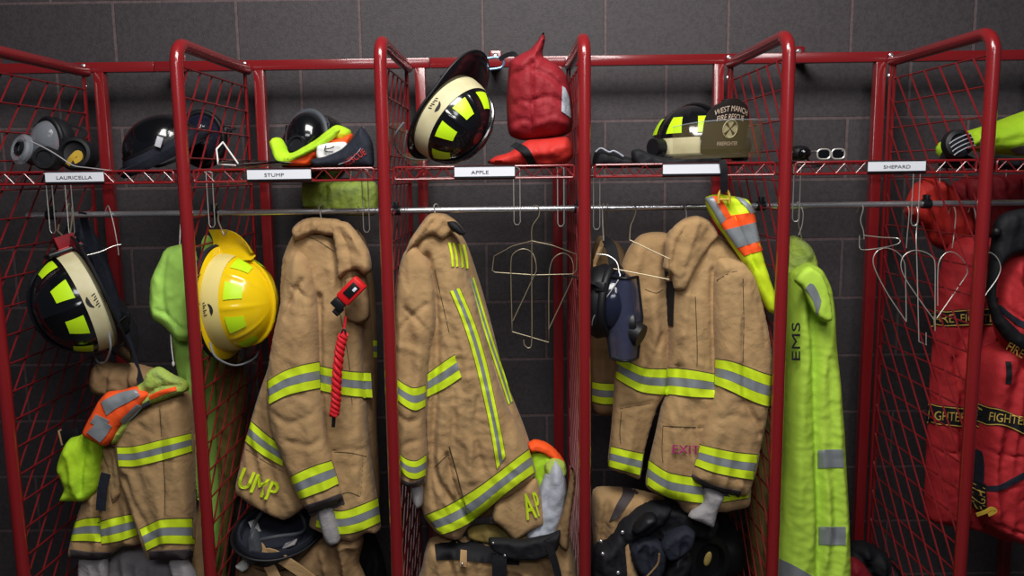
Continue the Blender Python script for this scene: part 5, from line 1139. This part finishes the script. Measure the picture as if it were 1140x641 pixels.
h6, _, _ = helmet(P(310, 590, .14), (-.12, .25, -.95), (-.45, -.85, -.2), 'gloss', 'plastic', 'upturned black helmet lying under the coat with the flashlight', shield=False, refl=None, script=0, comb=False, a=.105, b=.12, H=.10, rear=.03, front=.02, side=.012, bandtop=.03)
MB().tube([(.07*math.cos(t), .08*math.sin(t), -.02-.02*math.sin(2*t)) for t in np.linspace(0, 2*math.pi, 33)[:-1]], .005, 8, closed=True).build('headband', 'greyrub', h6, local=True)
MB().ribbon([(-.08, .02, -.01), (-.03, .04, .025), (.03, .04, .025), (.08, .02, -.01)], .024, .003, (0, 0, 1)).build('grey_padding', 'knit', h6, local=True)
gv = thing('work_glove', P(294, 590, .05), 'grey and white glove cuff lying between the tan straps at the bottom left', 'glove')
Cloth([(276, 600), (282, 590), (288, 598), (292, 612), (286, 626), (278, 622)], .05, T=.02, w=.015, wr=.002, wr2=.002, seed=123, step=.004).build('cuff_cloth', 'greyrub', gv)
Cloth([(262, 630), (270, 626), (276, 632), (270, 636)], .06, T=.01, w=.01, wr=.001, seed=124, step=.003).build('white_tab', 'white', gv)
# third bay
r = thing('turnout_trousers', P(555, 620, .1), 'tan turnout trousers with black belt at the bottom of the third bay', 'trousers')
c = Cloth([(478, 600), (500, 596), (540, 600), (580, 606), (604, 596), (622, 588), (636, 600), (634, 668), (470, 668), (470, 630)], .15, T=.08, w=.05, wr=.008, wr2=.003, seed=131, folds=[([(500, 620), (510, 650)], -.015, .01), ([(580, 612), (600, 625), (612, 650)], -.018, .01), ([(560, 625), (590, 640)], .01, .008)]); b_ = c.build('trouser_cloth', 'tan', r)
band(c, [(484, 606), (510, 604), (550, 610), (578, 612)], [(486, 622), (512, 622), (548, 626), (578, 628)], b_, 'belt', 'black', .006, .005)
band(c, [(513, 610), (520, 611)], [(512, 628), (520, 629)], b_, 'belt_loop', 'tan', .012, .004)
q = c.hit(515, 624, .018); MB().ellip(q, .004, .004, .004, 10).build('rivet', 'chrome', b_)
c = Cloth([(545, 598), (580, 600), (612, 594), (624, 590), (620, 612), (600, 622), (570, 622), (548, 612)], .055, T=.02, w=.015, wr=.004, wr2=.003, seed=132, back=.012); bb = c.build('black_waistband', 'black', r)
for x_, y_ in ((549, 604), (553, 623), (562, 624)): q = c.hit(x_, min(y_, 618), .002); MB().ellip(q, .0038, .0025, .0038, 10).build('stud', 'chrome', bb)
straptube([(556, 618, .04), (556, 632, .035), (556, 655, .035)], .04, .006, 'black_strap', 'black', r)
straptube([(608, 600, .04), (614, 615, .035), (620, 635, .035), (624, 655, .035)], .02, .006, 'black_strap', 'black', r)
c = Cloth([(636, 520), (641, 530), (638, 560), (634, 590), (632, 612), (622, 606), (618, 596), (626, 570), (632, 545)], .08, T=.02, w=.015, wr=.003, wr2=.003, seed=133, back=.01); c.build('suspender', 'tan_dark', r)
r = thing('white_shirt', P(615, 560, .15), 'white cloth bundled in tan trousers right of the AP lettering', 'shirt')
c = Cloth([(596, 570), (600, 545), (608, 525), (618, 512), (627, 522), (631, 545), (627, 575), (620, 596), (606, 604), (590, 602), (584, 592)], .13, T=.05, w=.04, wr=.005, wr2=.003, seed=134, folds=[([(612, 530), (608, 560), (600, 592)], -.008, .007)]); c.build('shirt_cloth', 'grey', r)
Cloth([(520, 588), (540, 584), (565, 586), (590, 590), (600, 602), (570, 606), (540, 602), (522, 597)], .15, T=.04, w=.02, wr=.004, wr2=.002, seed=139).build('lining', 'olive', r)
r = thing('safety_vest', P(600, 500, .2), 'crumpled lime vest with orange edge peeking out above the white cloth', 'vest')
Cloth([(590, 505), (600, 498), (614, 502), (620, 512), (612, 528), (606, 545), (598, 552), (592, 530)], .19, T=.04, w=.025, wr=.006, wr2=.003, seed=135).build('lime_cloth', 'lime', r)
Cloth([(588, 494), (596, 490), (610, 494), (620, 502), (628, 512), (630, 520), (622, 518), (612, 508), (600, 502), (590, 502)], .17, T=.03, w=.014, wr=.004, wr2=.004, seed=136, step=.004).build('orange_edge', 'orange', r)
Cloth([(606, 518), (616, 510), (628, 514), (631, 526), (624, 534), (610, 534)], .14, T=.03, w=.02, wr=.004, wr2=.004, seed=137, step=.004).build('crumpled_lining', 'lime_crumple_and_shade', r)
# fourth bay
r = thing('turnout_trousers', P(700, 560, .2), 'tan turnout trousers with a dark leg panel at the bottom of the fourth bay', 'trousers')
c = Cloth([(660, 545), (690, 542), (716, 546), (740, 555), (736, 575), (715, 590), (704, 610), (690, 640), (668, 645), (660, 600)], .20, T=.08, w=.05, wr=.006, wr2=.003, seed=141, slope=0, folds=[([(676, 560), (672, 600), (674, 630)], -.012, .010), ([(722, 560), (700, 580), (690, 600)], -.006, .006)]); b_ = c.build('trouser_cloth', 'tan', r)
band(c, [(695, 547), (687, 560), (678, 580)], [(710, 546), (698, 562), (688, 576)], b_, 'dark_leg_panel', 'cuff', .004, .003)
c = Cloth([(694, 605), (700, 590), (704, 620), (712, 645), (716, 668), (690, 668)], .10, T=.03, w=.025, wr=.003, seed=142); c.build('lower_leg', 'tan', r)
c = Cloth([(742, 636), (752, 628), (760, 640), (764, 668), (738, 668)], .10, T=.03, w=.025, wr=.003, seed=143); c.build('lower_leg', 'tan', r)
r = thing('trouser_straps', P(690, 600, .1), 'black straps and buckles bundled in front of the tan trousers of the fourth bay', 'straps')
c = Cloth([(660, 610), (676, 600), (690, 580), (706, 566), (730, 556), (748, 560), (740, 580), (716, 596), (706, 620), (696, 668), (660, 668)], .13, T=.06, w=.04, wr=.008, wr2=.004, seed=144, folds=[([(690, 590), (700, 620)], -.01, .008)]); b_ = c.build('strap_bundle', 'black', r)
for x_, y_ in ((693, 592), (670, 607), (671, 616), (688, 637)): q = c.hit(x_, y_, .003); MB().ellip(q, .006, .004, .006, 12).build('stud', 'chrome', b_)
r = thing('work_gloves', P(735, 600, .1), 'black leather gloves piled below the open coat of the fourth bay', 'gloves')
for k, (o_, Yk) in enumerate([([(706, 584), (716, 573), (728, 571), (732, 578), (722, 586), (710, 592), (703, 592)], .07), ([(702, 610), (714, 598), (732, 600), (742, 612), (740, 632), (728, 650), (714, 640), (705, 626)], .08), ([(735, 606), (748, 592), (764, 586), (774, 592), (770, 608), (756, 620), (742, 622)], .07), ([(720, 575), (745, 562), (780, 570), (800, 580), (790, 600), (760, 592), (735, 600), (718, 596)], .13), ([(735, 650), (745, 622), (765, 606), (772, 622), (760, 650), (740, 668)], .09)]):
    cc = Cloth(o_, Yk, T=.035, w=.022, wr=.004, wr2=.003, seed=150+k, step=.005); b_ = cc.build('glove', ['rubber', 'navy', 'navy', 'black', 'rubber'][k], r)
MB().tube([Vector(q) for q in smoothline([tuple(P(*q)) for q in [(734, 616, .03), (732, 628, .03), (720, 642, .03)]])], .003, 6).build('tan_piping', 'tan_dark', r)
r = thing('rubber_boot', P(790, 600, .12), 'ribbed black rubber boot lying on its side at the bottom of the fourth bay', 'boot')
q = P(786, 622, .18); T = frame_m((q.x, q.y, q.z), (.35, -.9, .15), (0, 0, 1))
m = MB(); prof = []
for k in range(9): prof += [(.062+.012*k/9+(.004 if k % 2 else 0), -.09+.012*k), (.064+.012*k/9+(.004 if k % 2 else 0), -.084+.012*k)]
prof = [(0, -.09)]+prof+[(.070, .018), (.05, .022), (.046, .0), (0, -.005)]
m.lathe(prof, 36, mtx=T); m.build('shaft', 'rubber', r)
m = MB(); q2 = P(788, 622, .06); m.ellip((0, 0, 0), .010, .005, .022, 16, mtx=Matrix.Rotation(R_(15), 4, 'Y')); m.v = [(v[0]+q2.x, v[1]+q2.y, v[2]+q2.z) for v in m.v]; m.build('pull_patch', 'olive', r)
m = MB(); m.ellip((q.x+.06, q.y+.12, q.z-.03), .09, .09, .07, 24, e=.8); m.build('foot', 'rubber', r)
r = thing('dark_jacket', P(790, 600, .35), 'black jacket heaped at the back of the fourth bay floor gear', 'jacket')
Cloth([(700, 560), (740, 545), (790, 560), (820, 585), (828, 630), (822, 668), (700, 668)], .44, T=.08, w=.06, wr=.01, wr2=.004, seed=161).build('cloth', 'black', r)
# first bay, lower right of the coat
r = thing('tan_trousers', P(215, 610, .3), 'tan trousers showing beside the low coat near the second divider', 'trousers')
Cloth([(206, 560), (216, 545), (222, 560), (228, 600), (232, 668), (206, 668), (214, 620)], .26, T=.04, w=.03, wr=.005, seed=162).build('trouser_leg', 'tan', r)
# left side of the lime jacket behind the fifth divider, its shade painted olive
r = thing('shaded_jacket_side', P(840, 560, .45), 'left side of the lime jacket, its shade painted olive, seen through the mesh of the fifth divider at the bottom', 'jacket')
Cloth([(802, 566), (815, 540), (830, 500), (842, 480), (858, 500), (860, 560), (856, 620), (850, 668), (838, 640), (822, 610), (808, 590)], .52, T=.08, w=.06, wr=.012, wr2=.004, seed=163, vert=3).build('cloth', 'olive', r) if False else None
c = Cloth([(872, 400), (872, 470), (868, 560), (862, 668), (840, 668), (832, 600), (836, 520), (846, 440), (858, 400)], .36, T=.06, w=.05, wr=.010, wr2=.004, seed=163, vert=3); c.build('cloth', 'olive', r)
